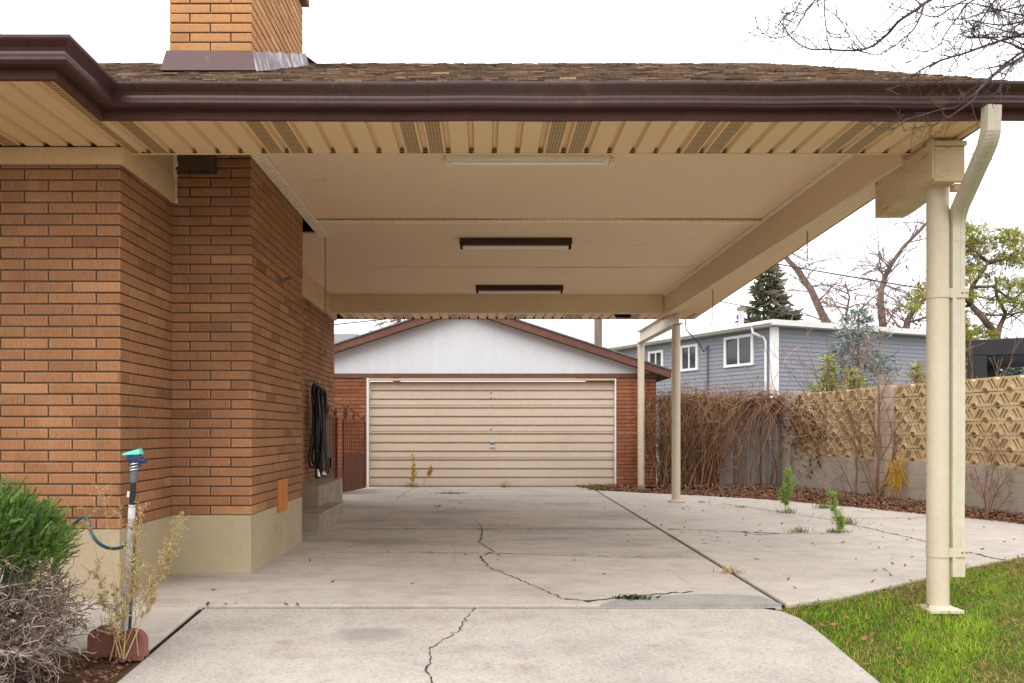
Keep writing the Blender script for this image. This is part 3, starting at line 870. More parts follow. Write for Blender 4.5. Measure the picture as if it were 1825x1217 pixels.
def build_house():
    H = thing('brick_house', 'tan brick house with maroon gutter, stout brick chimney and plastered foundation left of the carport', 'house', (-5.0, YL, -1.10))
    mb = MB()
    mb.box(-9.4, XH - .0105, YL + .0105, YE - .0105, ZF, ZC, 1)
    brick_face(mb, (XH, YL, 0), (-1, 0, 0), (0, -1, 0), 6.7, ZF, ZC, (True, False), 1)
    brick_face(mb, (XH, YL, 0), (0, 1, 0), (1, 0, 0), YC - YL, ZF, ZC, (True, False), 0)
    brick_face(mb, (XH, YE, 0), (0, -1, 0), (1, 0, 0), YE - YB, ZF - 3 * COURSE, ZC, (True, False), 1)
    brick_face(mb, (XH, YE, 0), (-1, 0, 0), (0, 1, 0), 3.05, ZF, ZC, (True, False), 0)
    mb.build('wall', ['brick', 'mortar'], H)

    mb = MB()
    mb.box(-9.4, XH - .004, YL + .004, YE - .004, -1.4, ZF - .006)
    mb.box(XH - .3, XC - .004, YC + .004, YB - .004, -1.4, ZF - .006)
    mb.build('foundation', 'foundation', H, bevel=.006)

    # chimney
    mb = MB()
    ZT = 4.07
    mb.box(XH - .009, XC - .0105, YC + .0105, YB - .0105, ZF, ZT, 1)
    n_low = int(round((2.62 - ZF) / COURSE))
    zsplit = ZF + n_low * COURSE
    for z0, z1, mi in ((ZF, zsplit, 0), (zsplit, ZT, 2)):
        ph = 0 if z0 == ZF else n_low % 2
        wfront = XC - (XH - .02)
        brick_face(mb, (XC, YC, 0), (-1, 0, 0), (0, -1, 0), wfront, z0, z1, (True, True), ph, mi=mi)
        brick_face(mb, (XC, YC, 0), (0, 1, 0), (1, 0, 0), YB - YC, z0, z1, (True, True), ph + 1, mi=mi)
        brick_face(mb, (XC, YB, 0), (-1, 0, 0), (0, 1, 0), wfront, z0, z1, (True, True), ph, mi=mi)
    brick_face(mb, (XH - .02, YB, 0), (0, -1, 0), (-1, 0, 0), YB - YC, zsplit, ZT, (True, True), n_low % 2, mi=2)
    CH = mb.build('chimney', ['brick', 'mortar', 'lit_chimney_brick'], H)
    mb = MB()
    mb.box(XH - .09, XC + .055, YC - .055, YB + .055, ZT, ZT + .09)
    mb.box(XH + .1, XC - .1, YC + .12, YB - .12, ZT + .09, ZT + .22)
    mb.build('cap', 'cap', CH, bevel=.01)
    # flashing: apron at the front, stepped sides along the slope
    mb = MB()
    roof = lambda y: 1.975 + SLOPE * (y - 4.87)
    xl, xr_ = XH - .02, XC
    p = lambda x, y, z: (x, y, z)
    zf = roof(YC)
    fo, so = .06, .05
    A = [p(xl - .02, YC - .012, zf + .17), p(xr_ + .016, YC - .012, zf + .16), p(xr_ + so, YC - fo, zf - .005), p(xl - so, YC - fo, zf - .005)]
    mb.face(A)
    mb.face([A[3], A[2], p(xr_ + so + .03, YC - fo - .09, zf - .035), p(xl - so - .03, YC - fo - .09, zf - .035)])
    zb = roof(YB)
    B = [p(xr_ + .012, YC - .012, zf + .16), p(xr_ + .012, YB + .012, zb + .13), p(xr_ + so, YB + fo, zb + .03), p(xr_ + so, YC - fo, zf - .005)]
    for i in range(8):
        f0, f1 = i / 8, (i + 1) / 8
        L = lambda a, b, f: tuple(a[k] + (b[k] - a[k]) * f for k in range(3))
        o = .012 if i % 2 else 0
        q = [L(B[0], B[1], f0), L(B[0], B[1], f1), L(B[3], B[2], f1), L(B[3], B[2], f0)]
        q[1] = (q[1][0] + o, q[1][1], q[1][2] + o)
        mb.face(q)
    mb.face([B[3], B[2], p(xr_ + so + .10, YB + fo, zb + .035), p(xr_ + so + .10, YC - fo, zf - .0)])
    mb.face([B[1], p(xl, YB + .012, zb + .13), p(xl, YB + .22, zb + .14), p(xr_ + so + .05, YB + .2, zb + .12)])
    mb.face([p(xl - .012, YC - .012, zf + .16), p(xl - .012, YB + .012, zb + .13), p(xl - so, YB + fo, zb + .03), p(xl - so, YC - fo, zf - .005)])
    mb.build('flashing', 'flashing', CH)

    # boards below the eaves
    mb = MB()
    mb.box(-9.2, XH + .034, YL - .036, YL - .004, 1.69, 1.795)
    mb.box(XH + .004, XH + .030, YL - .004, YC + .005, 1.69, 1.875)
    mb.box(XH + .004, XH + .016, YL + .12, YC - .006, 1.877, ZC)
    mb.box(XH - .02, XH + .035, YB + .3, YE + .03, 1.72, 1.92)
    mb.box(XH - .02, XH + .022, YB + .3, YE + .03, 1.922, ZC)
    fb = mb.build('frieze_board', 'frieze', H, bevel=.003)
    mb = MB()
    rr = random.Random(9)
    y = YC - .004
    z = 1.69
    while z < 2.05:
        h = rr.uniform(.02, .06)
        mb.box(XH + .010, XH + .036 + rr.uniform(0, .012), y - rr.uniform(0.004, .016), y + .006, z, z + h)
        z += h
    mb.build('caulk', 'batten', fb)
    # dark panel painting the shadowed brick of the torn-out hollow, chimney front top
    mb = MB()
    mb.box(XH + .03, XH + .33, YC - .012, YC - .004, 1.905, 2.05, 0)
    mb.box(XH + .03, XH + .31, YC - .018, YC - .012, 1.912, 1.917, 1)
    mb.box(XH + .32, XH + .335, YC - .020, YC - .012, 1.90, 1.99, 1)
    mb.build('recess_shade', ['mortar', 'steel_dark'], H)

    # eaves
    soffit(H, -9, X_JOG - .031, lambda x: (Y_EAVE_L + .028, YL - .036 if x < XH + .03 else Y_IN), ZS)
    mb = MB(); sweep(mb, FASCIA_PATH, FASCIA, [0, 1], True); mb.build('fascia', 'maroon_flat', H, bevel=.003)
    mb = MB(); sweep(mb, FASCIA_PATH, GUTTER, [0, 1], True)
    gt = mb.build('gutter', 'maroon', H); smooth_by_angle(gt, 35)
    for path in ([(X_JOG - .56, Y_EAVE_L), (X_JOG - .545, Y_EAVE_L)], [(X_JOG - .006, Y_EAVE_L + .38), (X_JOG - .006, Y_EAVE_L + .392)]):
        mb = MB(); sweep(mb, path, STRAP, None, True); mb.build('joint_strap', 'maroon', gt)

    # roof of the projecting front
    mb = MB()
    ze = 1.975
    sec = sqrt(1 + SLOPE ** 2)
    Vf = (0, 1 / sec, SLOPE / sec)
    ye = Y_EAVE_L - .07
    xe = X_JOG + .07
    shingles(mb, (0, ye, ze), (1, 0, 0), Vf, 36, lambda v: (-9.2, xe - v / sec - .27), 0.14)
    Vs = (-1 / sec, 0, SLOPE / sec)
    # hip side: from the jog eave to the valley
    shingles(mb, (xe, 0, ze), (0, 1, 0), Vs, 34, lambda v: (ye + v / sec + .30, Y_EAVE - .07 + v / sec), 0.14)
    mb.face([(xe, ye, ze - .012), (xe, Y_EAVE - .03, ze - .012), (xe - 4.45, Y_EAVE + 4.42, ze + 4.45 * SLOPE - .012), (xe - 4.45, ye + 4.45, ze + 4.45 * SLOPE - .012)], 0, .1)
    mb.face([(-9.2, ye, ze - .012), (xe, ye, ze - .012), (xe - 4.45, ye + 4.45, ze + 4.45 * SLOPE - .012), (-9.2, ye + 4.45, ze + 4.45 * SLOPE - .012)], 0, .1)
    mb.build('roof', 'shingle', H)

    # cleanout plate on the chimney foot and a stub of pipe above it
    M = Matrix.Translation((XC + .02, 7.28, -.545)) @ Matrix.Rotation(radians(-7), 4, 'Z') @ Matrix.Rotation(radians(2), 4, 'X')
    mb = MB()
    mb.box(-.012, .010, -.105, .105, -.135, .135, 0, M=M)
    mb.box(.010, .014, -.008, .0, -.13, .13, 0, M=M)
    mb.build('cleanout_cover', 'rust_plate', H, bevel=.004)
    mb = MB()
    mb.tube([(XC - .02, 7.25, 1.26), (XC + .06, 7.32, 1.30), (XC + .07, 7.36, 1.31)], .013, 8)
    mb.build('pipe_stub', 'steel_dark', H)
    return H


# ------------------------------------------------------------------ carport
XB0, XB1 = 2.735, 2.905
XR = lambda y: 2.935 + (y - Y_EAVE) * 0.052      # right verge of the roof


def build_carport():
    K = thing('carport', 'open carport with cream ceiling, maroon gutter and round cream posts over the driveway', 'carport', (0.3, 9.0, G))
    # ceiling
    mb = MB()
    t = .02
    for a, b in ((Y_IN - .02, 8.36), (8.363, 10.78), (10.783, Y_BACK + .02)):
        mb.box(-1.62, XB0 + .02, a, b, ZC, ZC + t)
    mb.box(XH - .05, -1.622, 8.97, Y_BACK + .02, ZC + .001, ZC + t)
    mb.build('ceiling', 'ceiling', K)
    mb = MB()
    mb.box(XC - .002, -1.615, Y_IN, 9.05, ZC - .022, ZC - .002)
    mb.box(-1.64, -1.600, Y_IN, 8.98, ZC - .034, ZC - .0225)
    mb.build('edge_trim', 'batten', K, bevel=.003)
    mb = MB()
    mb.box(XB0 - .03, XB0, Y_IN, Y_BACK, ZC - .03, ZC - .002)
    mb.build('edge_trim', 'batten', K, bevel=.003)
    # sagging batten over the joint
    mb = MB()
    xs = np.linspace(-1.64, XB0 - .02, 26)
    pts = [(x, 8.36 + .012 * sin(x * 2.2), ZC - .012 - .018 * (sin((x + 1.6) * 1.9) * .5 + .5)) for x in xs]
    for a, b in zip(pts[:-1], pts[1:]):
        mb.bar(a, b, .07, .018)
    mb.build('batten', 'batten', K)
    mb = MB()
    mb.box(XB0 - 4.2, XB0, 10.779, 10.785, ZC - .004, ZC - .001)
    mb.box(.9, 1.9, 10.775, 10.788, ZC - .0055, ZC - .002)
    mb.build('board_joint', 'frieze', K)
    rf = random.Random(6)      # split and flaking paint along the ceiling joints
    for (xa, xb, y, w) in ((.65, 1.25, 10.776, .012), (1.45, 1.95, 10.79, .010), (1.62, 2.0, 9.5, .007), (-1.40, -1.28, 7.05, .008), (-.3, .25, 10.78, .005)):
        crack_mesh([(xa, y), ((xa + xb) / 2, y + rf.uniform(-.03, .03)), (xb, y + rf.uniform(-.03, .03))], w, ZC - .0075 if abs(y - 10.78) < .05 else ZC - .0015, rf).build('paint_split', 'crack', K)

    # beams
    mb = MB()
    mb.box(XB0, XB1, 5.62, Y_BACK, 1.742, ZC)
    mb.box(XB0 - .010, XB1 + .010, 5.62, Y_BACK, ZC - .015, ZC + .02)
    mb.build('side_beam', 'beam', K, bevel=.006)
    mb = MB()      # deep block below the beam at the front post
    poly = [(5.30, 1.762), (6.02, 1.762), (6.02, 1.735), (6.02, 1.492), (5.86, 1.497), (5.54, 1.53), (5.30, 1.55)]
    vs = [(XB0 + .02, y, z) for y, z in poly] + [(XB1 + .035, y, z) for y, z in poly]
    n = len(poly)
    mb.mesh(vs, [tuple(range(n)), tuple(range(2 * n - 1, n - 1, -1))] + [(i, (i + 1) % n, n + (i + 1) % n, n + i) for i in range(n)])
    mb.box(XB0 + .04, XB1 + .03, 5.32, 5.66, 1.735, ZS + .05)
    hb = mb.build('haunch', 'peeling', K, bevel=.004)
    mb = MB()      # boxed end over the post
    mb.box(XB0 + .035, XB1 + .052, 5.262, 5.298, 1.530, 1.745)
    mb.box(XB0 + .030, XB1 + .060, 5.250, 5.298, 1.748, 1.778)
    mb.box(XB0 + .018, XB0 + .033, 5.256, 5.40, 1.545, 1.79)
    mb.box(XB1 + .01, XB1 + .05, 5.30, 5.36, 1.488, 1.528)
    mb.build('end_board', 'peeling', hb, bevel=.004)
    mb = MB()
    mb.box(XH + .02, XB0 + .0, Y_BACK, Y_BACK + .14, 1.785, ZC)
    mb.build('back_beam', 'beam', K, bevel=.006)
    # eaves
    def yr(x):
        return (Y_EAVE + .028, Y_IN if x > XH + .02 else YL - .036)
    mb_main = soffit(K, X_JOG - .030, XR(5.2), yr, ZS)
    soffit(K, XH + .1, XR(13.5), lambda x: (13.13, 13.76), ZS, 'soffit')
    mb = MB()
    mb.box(XH + .03, XR(Y_IN) - .03, Y_IN - .004, Y_IN + .016, ZS - .006, ZS + .012, 0)
    mb.box(XH + .03, XR(Y_IN) - .03, Y_IN + .017, Y_IN + .03, ZS - .002, ZC + .02, 0)
    mb.build('channel', 'soffit', K)
    mb = MB(); mb.prism([(2.02, 13.22), (2.30, 13.25), (2.34, 13.62), (2.10, 13.58)], ZS - .004, ZS - .002); mb.build('soffit_gap', 'hole', K)
    # soffit strip outside the side beam up to the verge
    mb = MB()
    mb.face([(XB1 + .0, Y_IN, ZS + .001), (XR(Y_IN), Y_IN, ZS + .001), (XR(13.78), 13.78, ZS + .001), (XB1, 13.78, ZS + .001)])
    mb.build('side_soffit', 'soffit', K)
    mb = MB(); sweep(mb, FASCIA_PATH, FASCIA, range(2, 15), True, sag=SAG)
    mb.bar((XR(5.0) + .012, 4.985, 1.885), (XR(13.8) + .012, 13.8, 1.885), .02, .165)
    mb.box(XH - 6, XR(13.8) + .02, 13.78, 13.80, ZS - .004, 1.965)
    mb.build('fascia', 'maroon_flat', K, bevel=.003)
    mb = MB(); sweep(mb, FASCIA_PATH, GUTTER, range(2, 15), True, sag=SAG)
    gt = mb.build('gutter', 'maroon', K); smooth_by_angle(gt, 35)
    mb = MB()
    for x in np.arange(-2.1, 3.2, .62):
        mb = MB(); mb.tube([(x, Y_EAVE - .131, 1.962), (x, Y_EAVE - .122, 1.962)], .005, 8); mb.build('spike', 'cap', gt)
    mb = MB(); sweep(mb, [(-2.03, Y_EAVE), (-2.018, Y_EAVE)], STRAP, None, True); mb.build('joint_strap', 'maroon', gt)

    # roof
    mb = MB()
    sec = sqrt(1 + SLOPE ** 2)
    V = (0, 1 / sec, SLOPE / sec)
    ye, ze = Y_EAVE - .08, 1.975
    ridge = 4.48 * sec
    expo = 0.072
    shingles(mb, (0, ye, ze), (1, 0, 0), V, int(ridge / expo), lambda v: (X_JOG + .1 - v / sec, XR(ye + v / sec) + .05 - max(0, v - 3.9) * .18), expo, wmin=.05, wmax=.17)
    mb.face([(X_JOG, ye, ze - .012), (XR(ye), ye, ze - .012), (XR(9.35), 9.35, ze + 4.48 * SLOPE - .012), (X_JOG - 4.45, 9.35, ze + 4.48 * SLOPE - .012)], 0, .1)
    Vb = (0, -1 / sec, SLOPE / sec)
    shingles(mb, (0, 13.86, ze), (1, 0, 0), Vb, 31, lambda v: (-9, XR(13.8 - v / sec) + .04), .15, wmin=.3, wmax=.6)
    mb.face([(-9, 13.8, ze - .012), (XR(13.8), 13.8, ze - .012), (XR(9.35), 9.35, ze + 4.48 * SLOPE - .012), (-9, 9.35, ze + 4.48 * SLOPE - .012)], 0, .1)
    mb.build('roof', 'shingle', K)
    mb = MB()      # gable triangle over the side beam
    g = lambda y: 1.96 + SLOPE * (4.46 - abs(y - 9.34))
    for a, b in zip(np.linspace(5.0, 13.7, 30)[:-1], np.linspace(5.0, 13.7, 30)[1:]):
        mb.face([(XB1 - .02, a, ZS + .02), (XB1 - .02, b, ZS + .02), (XB1 - .02, b, g(b) - .05), (XB1 - .02, a, g(a) - .05)])
    mb.build('gable', 'beam', K)

    # posts
    def post(x, y, z0, z1, r=.066, plate=True):
        mb = MB(); mb.cyl(x, y, z0, z1, r, 32)
        c = mb.build('column', 'column', K); smooth_by_angle(c, 40)
        if plate:
            mb = MB()
            mb.box(x - .10, x + .115, y - .10, y + .10, z0 - .012, z0 + .012)
            mb.cyl(x, y, z0 + .012, z0 + .03, r + .025, 24, r1=r + .008)
            mb.build('base_plate', 'column', c, bevel=.004)
        return c
    post(2.89, 5.45, lawn_z(2.9, 5.45) + .015, 1.60)
    post(2.885, 12.80, G + .012, 1.575, .064)
    post(2.985, 16.17, G - .03, 1.66, .064, False)
    # steel header towards the garage
    mb = MB()
    a, b = Vector((2.885, 12.62, 1.69)), Vector((2.985, 16.28, 1.772))
    mb.bar(a, b, .012, .20)
    mb.bar(a + Vector((0, 0, .105)), b + Vector((0, 0, .105)), .13, .014)
    mb.bar(a - Vector((0, 0, .105)), b - Vector((0, 0, .105)), .13, .014)
    mb.build('steel_header', 'column', K)

    # downspout with two elbows, and its straps
    def rect_tube(mb, pts, w, h, side):
        rings = []
        for i, p in enumerate(pts):
            d = (Vector(pts[min(i + 1, len(pts) - 1)]) - Vector(pts[max(i - 1, 0)])).normalized()
            s = Vector(side); s = (s - d * s.dot(d)).normalized()
            u = s.cross(d)
            prof = []
            for ax, ay in ((-1, -1), (-.33, -1), (-.25, -.86), (.25, -.86), (.33, -1), (1, -1), (1, 1), (.33, 1), (.25, .86), (-.25, .86), (-.33, 1), (-1, 1)):
                prof.append(Vector(p) + s * ax * w / 2 + u * ay * h / 2)
            rings.append(prof)
        m = len(rings[0])
        for i in range(len(rings) - 1):
            for k in range(m):
                mb.face([rings[i][k], rings[i][(k + 1) % m], rings[i + 1][(k + 1) % m], rings[i + 1][k]])
        mb.face(rings[0]); mb.face(rings[-1])
    mb = MB()
    xt, yt = 2.885, 4.88
    top = Vector((xt + .005, yt - .005, 1.845)); k1 = Vector((xt, yt, 1.66)); k2 = Vector((3.000, 5.44, 1.36)); end = Vector((3.000, 5.44, -.92))
    pts = [top, Vector((xt + .004, yt, 1.74))]
    d2 = (k2 - k1).normalized()
    for f in np.linspace(0, 1, 9):
        p0 = Vector((xt + .003, yt, 1.72)); p2 = k1 + d2 * .10
        q = p0 * (1 - f) ** 2 + k1 * 2 * f * (1 - f) + p2 * f ** 2
        pts.append(q)
    for f in np.linspace(0, 1, 9):
        p0 = k2 - d2 * .10; p2 = k2 - Vector((0, 0, .10))
        pts.append(p0 * (1 - f) ** 2 + k2 * 2 * f * (1 - f) + p2 * f ** 2)
    pts += [Vector((3.000, 5.44, .5)), Vector((3.000, 5.44, -.2)), Vector((2.996, 5.44, -.5)), Vector((3.001, 5.44, -.7)), end]
    rect_tube(mb, pts, .082, .062, (1, 0.1, 0))
    ds = mb.build('downspout', 'spout', K)
    for lo in (3, 12):          # crimped elbows
        mb = MB()
        ring = []
        for i in range(lo, lo + 6):
            d = (pts[i + 1] - pts[i - 1]).normalized()
            ring.append((pts[i], d))
        for (p, d), (p2, _) in zip(ring[:-1], ring[1:]):
            rect_tube(mb, [p - d * .003, p + d * .003], .0865, .0665, (1, .1, 0))
            rect_tube(mb, [p + d * .003, p2 - d * .003], .083, .063, (1, .1, 0))
        mb.build('elbow', 'spout', ds)
    mb = MB(); rect_tube(mb, [k1 + d2 * .13, k1 + d2 * .142], .088, .067, (1, .1, 0)); mb.build('seam', 'spout', ds)
    mb = MB(); rect_tube(mb, [k2 + Vector((0, 0, -.15)), k2 + Vector((0, 0, -.162))], .088, .067, (1, .1, 0)); mb.build('seam', 'spout', ds)
    for z in (.87, -.765):
        mb = MB()
        r = .069
        arc = [(2.89 + r * cos(a), 5.45 + r * sin(a)) for a in np.linspace(radians(70), radians(325), 16)]
        path = [(3.058, 5.49)] + arc + [(3.0, 5.405), (3.058, 5.405)]
        for a, b in zip(path[:-1], path[1:]):
            mb.face([(a[0], a[1], z - .03), (b[0], b[1], z - .03), (b[0], b[1], z + .03), (a[0], a[1], z + .03)])
            mb.face([(a[0] * 1.0, a[1] - .003, z - .03), (b[0], b[1] - .003, z - .03), (b[0], b[1] - .003, z + .03), (a[0], a[1] - .003, z + .03)])
        st = mb.build('strap', 'column', K)
        mb = MB()
        for x in (3.02, 3.045):
            mb.tube([(x, 5.404, z), (x, 5.398, z)], .006, 8)
        mb.build('rivet', 'cap', st)
    return K


def build_lights():
    def light(x0, x1, y, kind, label):
        t = thing('strip_light', label, 'ceiling light', ((x0 + x1) / 2, y, ZC - .07), 'strip lights on the carport ceiling')
        mb = MB()
        if kind == 'cream':
            mb.box(x0, x1, y - .055, y + .055, ZC - .034, ZC - .001)
            mb.build('housing', 'lamp_cream', t, bevel=.004)
            mb = MB(); mb.box(x0 + .035, x1 - .035, y - .028, y + .03, ZC - .050, ZC - .0345)
            mb.build('diffuser', 'tube', t, bevel=.006)
            for x in (x0 - .006, x1 + .001):
                mb = MB(); mb.box(x, x + .03 if x > x0 else x + .032, y - .045, y + .045, ZC - .052, ZC - .02)
                mb.build('end_cap', 'lamp_cream', t, bevel=.004)
        else:
            mb = MB(); mb.box(x0, x1, y - .06, y + .06, ZC - .062, ZC - .001)
            mb.box(x0 - .004, x1 + .004, y - .065, y - .058, ZC - .066, ZC - .048)
            mb.build('housing', 'lamp_brown', t, bevel=.003)
            mb = MB(); mb.tube([(x0 + .035, y - .005, ZC - .088), (x1 - .035, y - .005, ZC - .088)], .019, 14)
            tb = mb.build('tube', 'tube', t); smooth_by_angle(tb)
            for x in (x0 + .005, x1 - .035):
                mb = MB(); mb.box(x, x + .03, y - .024, y + .02, ZC - .112, ZC - .062)
                mb.build('socket', 'lamp_brown' if kind == 'brown' else 'lamp_cream', t, bevel=.003)
    light(-.275, .955, 6.47, 'cream', 'cream strip light with a white cover, tucked just behind the front soffit')
    light(-.245, .955, 9.20, 'brown', 'brown rusty strip light with white tube, in the middle of the carport ceiling')
    light(-.095, 1.14, 12.16, 'brown', 'dark brown strip light close to the beam at the garage end')


# ------------------------------------------------------------------ garage
GY = 16.40


def build_garage():
    g = thing('garage', 'brick garage with white gable and wide tan ribbed door closing the driveway', 'garage', (-.36, GY, G))
    x0, x1, d0, d1 = -4.04, 3.32, -2.215, 2.555
    zt = 1.01
    mb = MB()
    for a, b in ((x0, d0), (d1, x1)):
        mb.box(a + .0105, b - .0105, GY + .0105, GY + .20, G - .1, zt, 1)
    mb.box(x0 + .0105, x0 + .2, GY + .0105, GY + 7, G - .1, zt, 1)
    mb.box(x1 - .2, x1 - .0105, GY + .0105, GY + 7, G - .1, zt, 1)
    mb.box(x0, x1, GY + 6.99, GY + 7.1, G - .1, zt, 1)
    zb = zt - 29 * COURSE
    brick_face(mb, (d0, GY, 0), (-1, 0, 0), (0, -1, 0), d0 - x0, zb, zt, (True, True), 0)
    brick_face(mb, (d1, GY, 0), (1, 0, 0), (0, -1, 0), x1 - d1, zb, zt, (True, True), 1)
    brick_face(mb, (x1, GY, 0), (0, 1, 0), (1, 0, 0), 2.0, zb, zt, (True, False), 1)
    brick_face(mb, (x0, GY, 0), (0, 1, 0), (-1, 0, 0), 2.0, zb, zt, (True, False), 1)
    mb.build('wall', ['garage_brick', 'mortar'], g)
    # white gable: sheets with narrow grooves
    cx, zr, hw = -.36, 2.43, 3.90
    top = lambda x: zr - .02 - abs(x - cx) * .326
    mb = MB()
    xs = list(np.arange(x0, x1, .203)) + [x1]
    for a, b in zip(xs[:-1], xs[1:]):
        b2 = b - .004
        if a < cx < b2:
            mb.face([(a, GY + .01, 1.10), (b2, GY + .01, 1.10), (b2, GY + .01, top(b2)), (cx, GY + .01, top(cx)), (a, GY + .01, top(a))])
        else:
            mb.face([(a, GY + .01, 1.10), (b2, GY + .01, 1.10), (b2, GY + .01, top(b2)), (a, GY + .01, top(a))])
        if b < x1:
            mb.face([(b2, GY + .012, 1.10), (b, GY + .012, 1.10), (b, GY + .012, top(b)), (b2, GY + .012, top(b2))])
    mb.build('gable', 'white_paint', g)
    mb = MB(); mb.box(x0 - .01, x1 + .01, GY - .02, GY + .05, zt + .003, 1.098); mb.build('lintel_board', 'garage_trim', g, bevel=.004)
    # rake boards and roof
    yf = GY - .20
    for s in (-1, 1):
        mb = MB()
        mb.bar((cx, yf, zr - .085), (cx + s * hw, yf, zr - .085 - hw * .326), .03, .135)
        mb.build('rake_board', 'garage_trim', g, bevel=.003)
    mb = MB()
    for s in (-1, 1):
        mb.mesh([(cx, yf - .04, zr - .012), (cx + s * (hw + .05), yf - .04, zr - .012 - (hw + .05) * .326), (cx + s * (hw + .05), GY + 7.3, zr - .012 - (hw + .05) * .326), (cx, GY + 7.3, zr - .012),
                 (cx, yf - .04, zr + .014), (cx + s * (hw + .05), yf - .04, zr + .014 - (hw + .05) * .326), (cx + s * (hw + .05), GY + 7.3, zr + .014 - (hw + .05) * .326), (cx, GY + 7.3, zr + .014)],
                [(0, 1, 2, 3), (4, 5, 6, 7), (0, 1, 5, 4), (1, 2, 6, 5), (2, 3, 7, 6)])
    mb.build('roof', 'grey_shingle', g)
    mb = MB()
    for s in (-1, 1):
        mb.face([(cx + s * .1, yf + .015, zr - .15 - .1 * .326), (cx + s * hw, yf + .015, zr - .15 - hw * .326), (cx + s * hw, GY + .008, zr - .15 - hw * .326), (cx + s * .1, GY + .008, zr - .15 - .1 * .326)])
        mb.box(cx + s * hw - .02, cx + s * hw + .02, yf, GY + 7.2, zr - .16 - hw * .326, zr - .03 - hw * .326)
    mb.build('eave_board', 'garage_trim', g)
    # door frame and door
    for xa, xb in ((d0 + .002, d0 + .040), (d1 - .026, d1 - .002)):
        mb = MB(); mb.box(xa, xb, GY - .012, GY + .16, G - .02, zt - .005); mb.build('door_jamb', 'white_trim', g, bevel=.003)
    mb = MB(); mb.box(d0 + .046, d1 - .031, GY - .006, GY + .16, .965, zt - .002); mb.build('door_head', 'cream', g, bevel=.003)
    mb = MB()
    ya = GY + .135
    prof = []
    zb, ztp = G + .012, .955
    nsec, nr = 4, 3
    hs = (ztp - zb) / nsec
    for s in range(nsec):
        for r in range(nr):
            z0 = zb + s * hs + (0 if r == 0 else .02 + hs * r / nr - .02)
            z1 = zb + s * hs + hs * (r + 1) / nr
            prof += [(z0 + .000, ya), (z0 + .004, ya - .024), (z1 - .030, ya - .014), (z1 - .024, ya + .012), (z1 - .002, ya + .016)]
    for (za, y_a), (zb_, y_b) in zip(prof[:-1], prof[1:]):
        mb.face([(d0 + .046, y_a, za), (d1 - .031, y_a, za), (d1 - .031, y_b, zb_), (d0 + .046, y_b, zb_)])
    dr = mb.build('door', 'door', g)
    mb = MB()
    for s in (1, 2, 3):
        z = zb + s * hs
        mb.box(d0 + .046, d1 - .031, ya - .032, ya - .0225, z + .046, z + .062)
    mb.build('section_edge', 'door_joint', dr)
    mb = MB(); mb.box(d0 + .046, d1 - .031, ya - .022, ya + .01, G + .002, G + .028); mb.build('bottom_seal', 'silver', dr)
    hx, hz = (878 - 860) / 93.3, (768 - 793) / 93.3
    mb = MB()
    mb.box(hx - .038, hx + .038, ya - .034, ya - .02, hz - .065, hz + .04)
    mb.tube([(hx, ya - .034, hz + .04), (hx, ya - .02, hz + .04)], .038, 14)
    mb.tube([(hx - .05, ya - .05, hz - .035), (hx + .05, ya - .05, hz - .035)], .012, 8)
    mb.tube([(hx, ya - .05, hz - .035), (hx, ya - .03, hz - .035)], .012, 8)
    mb.build('handle', 'silver', dr, bevel=.003)
    mb = MB()
    for z in (.50, .03, .73, .63):
        mb = MB(); mb.tube([(hx - .03, ya - .024, z), (hx - .03, ya - .012, z)], .016, 8); mb.build('bolt', 'steel_dark', dr)
    return g


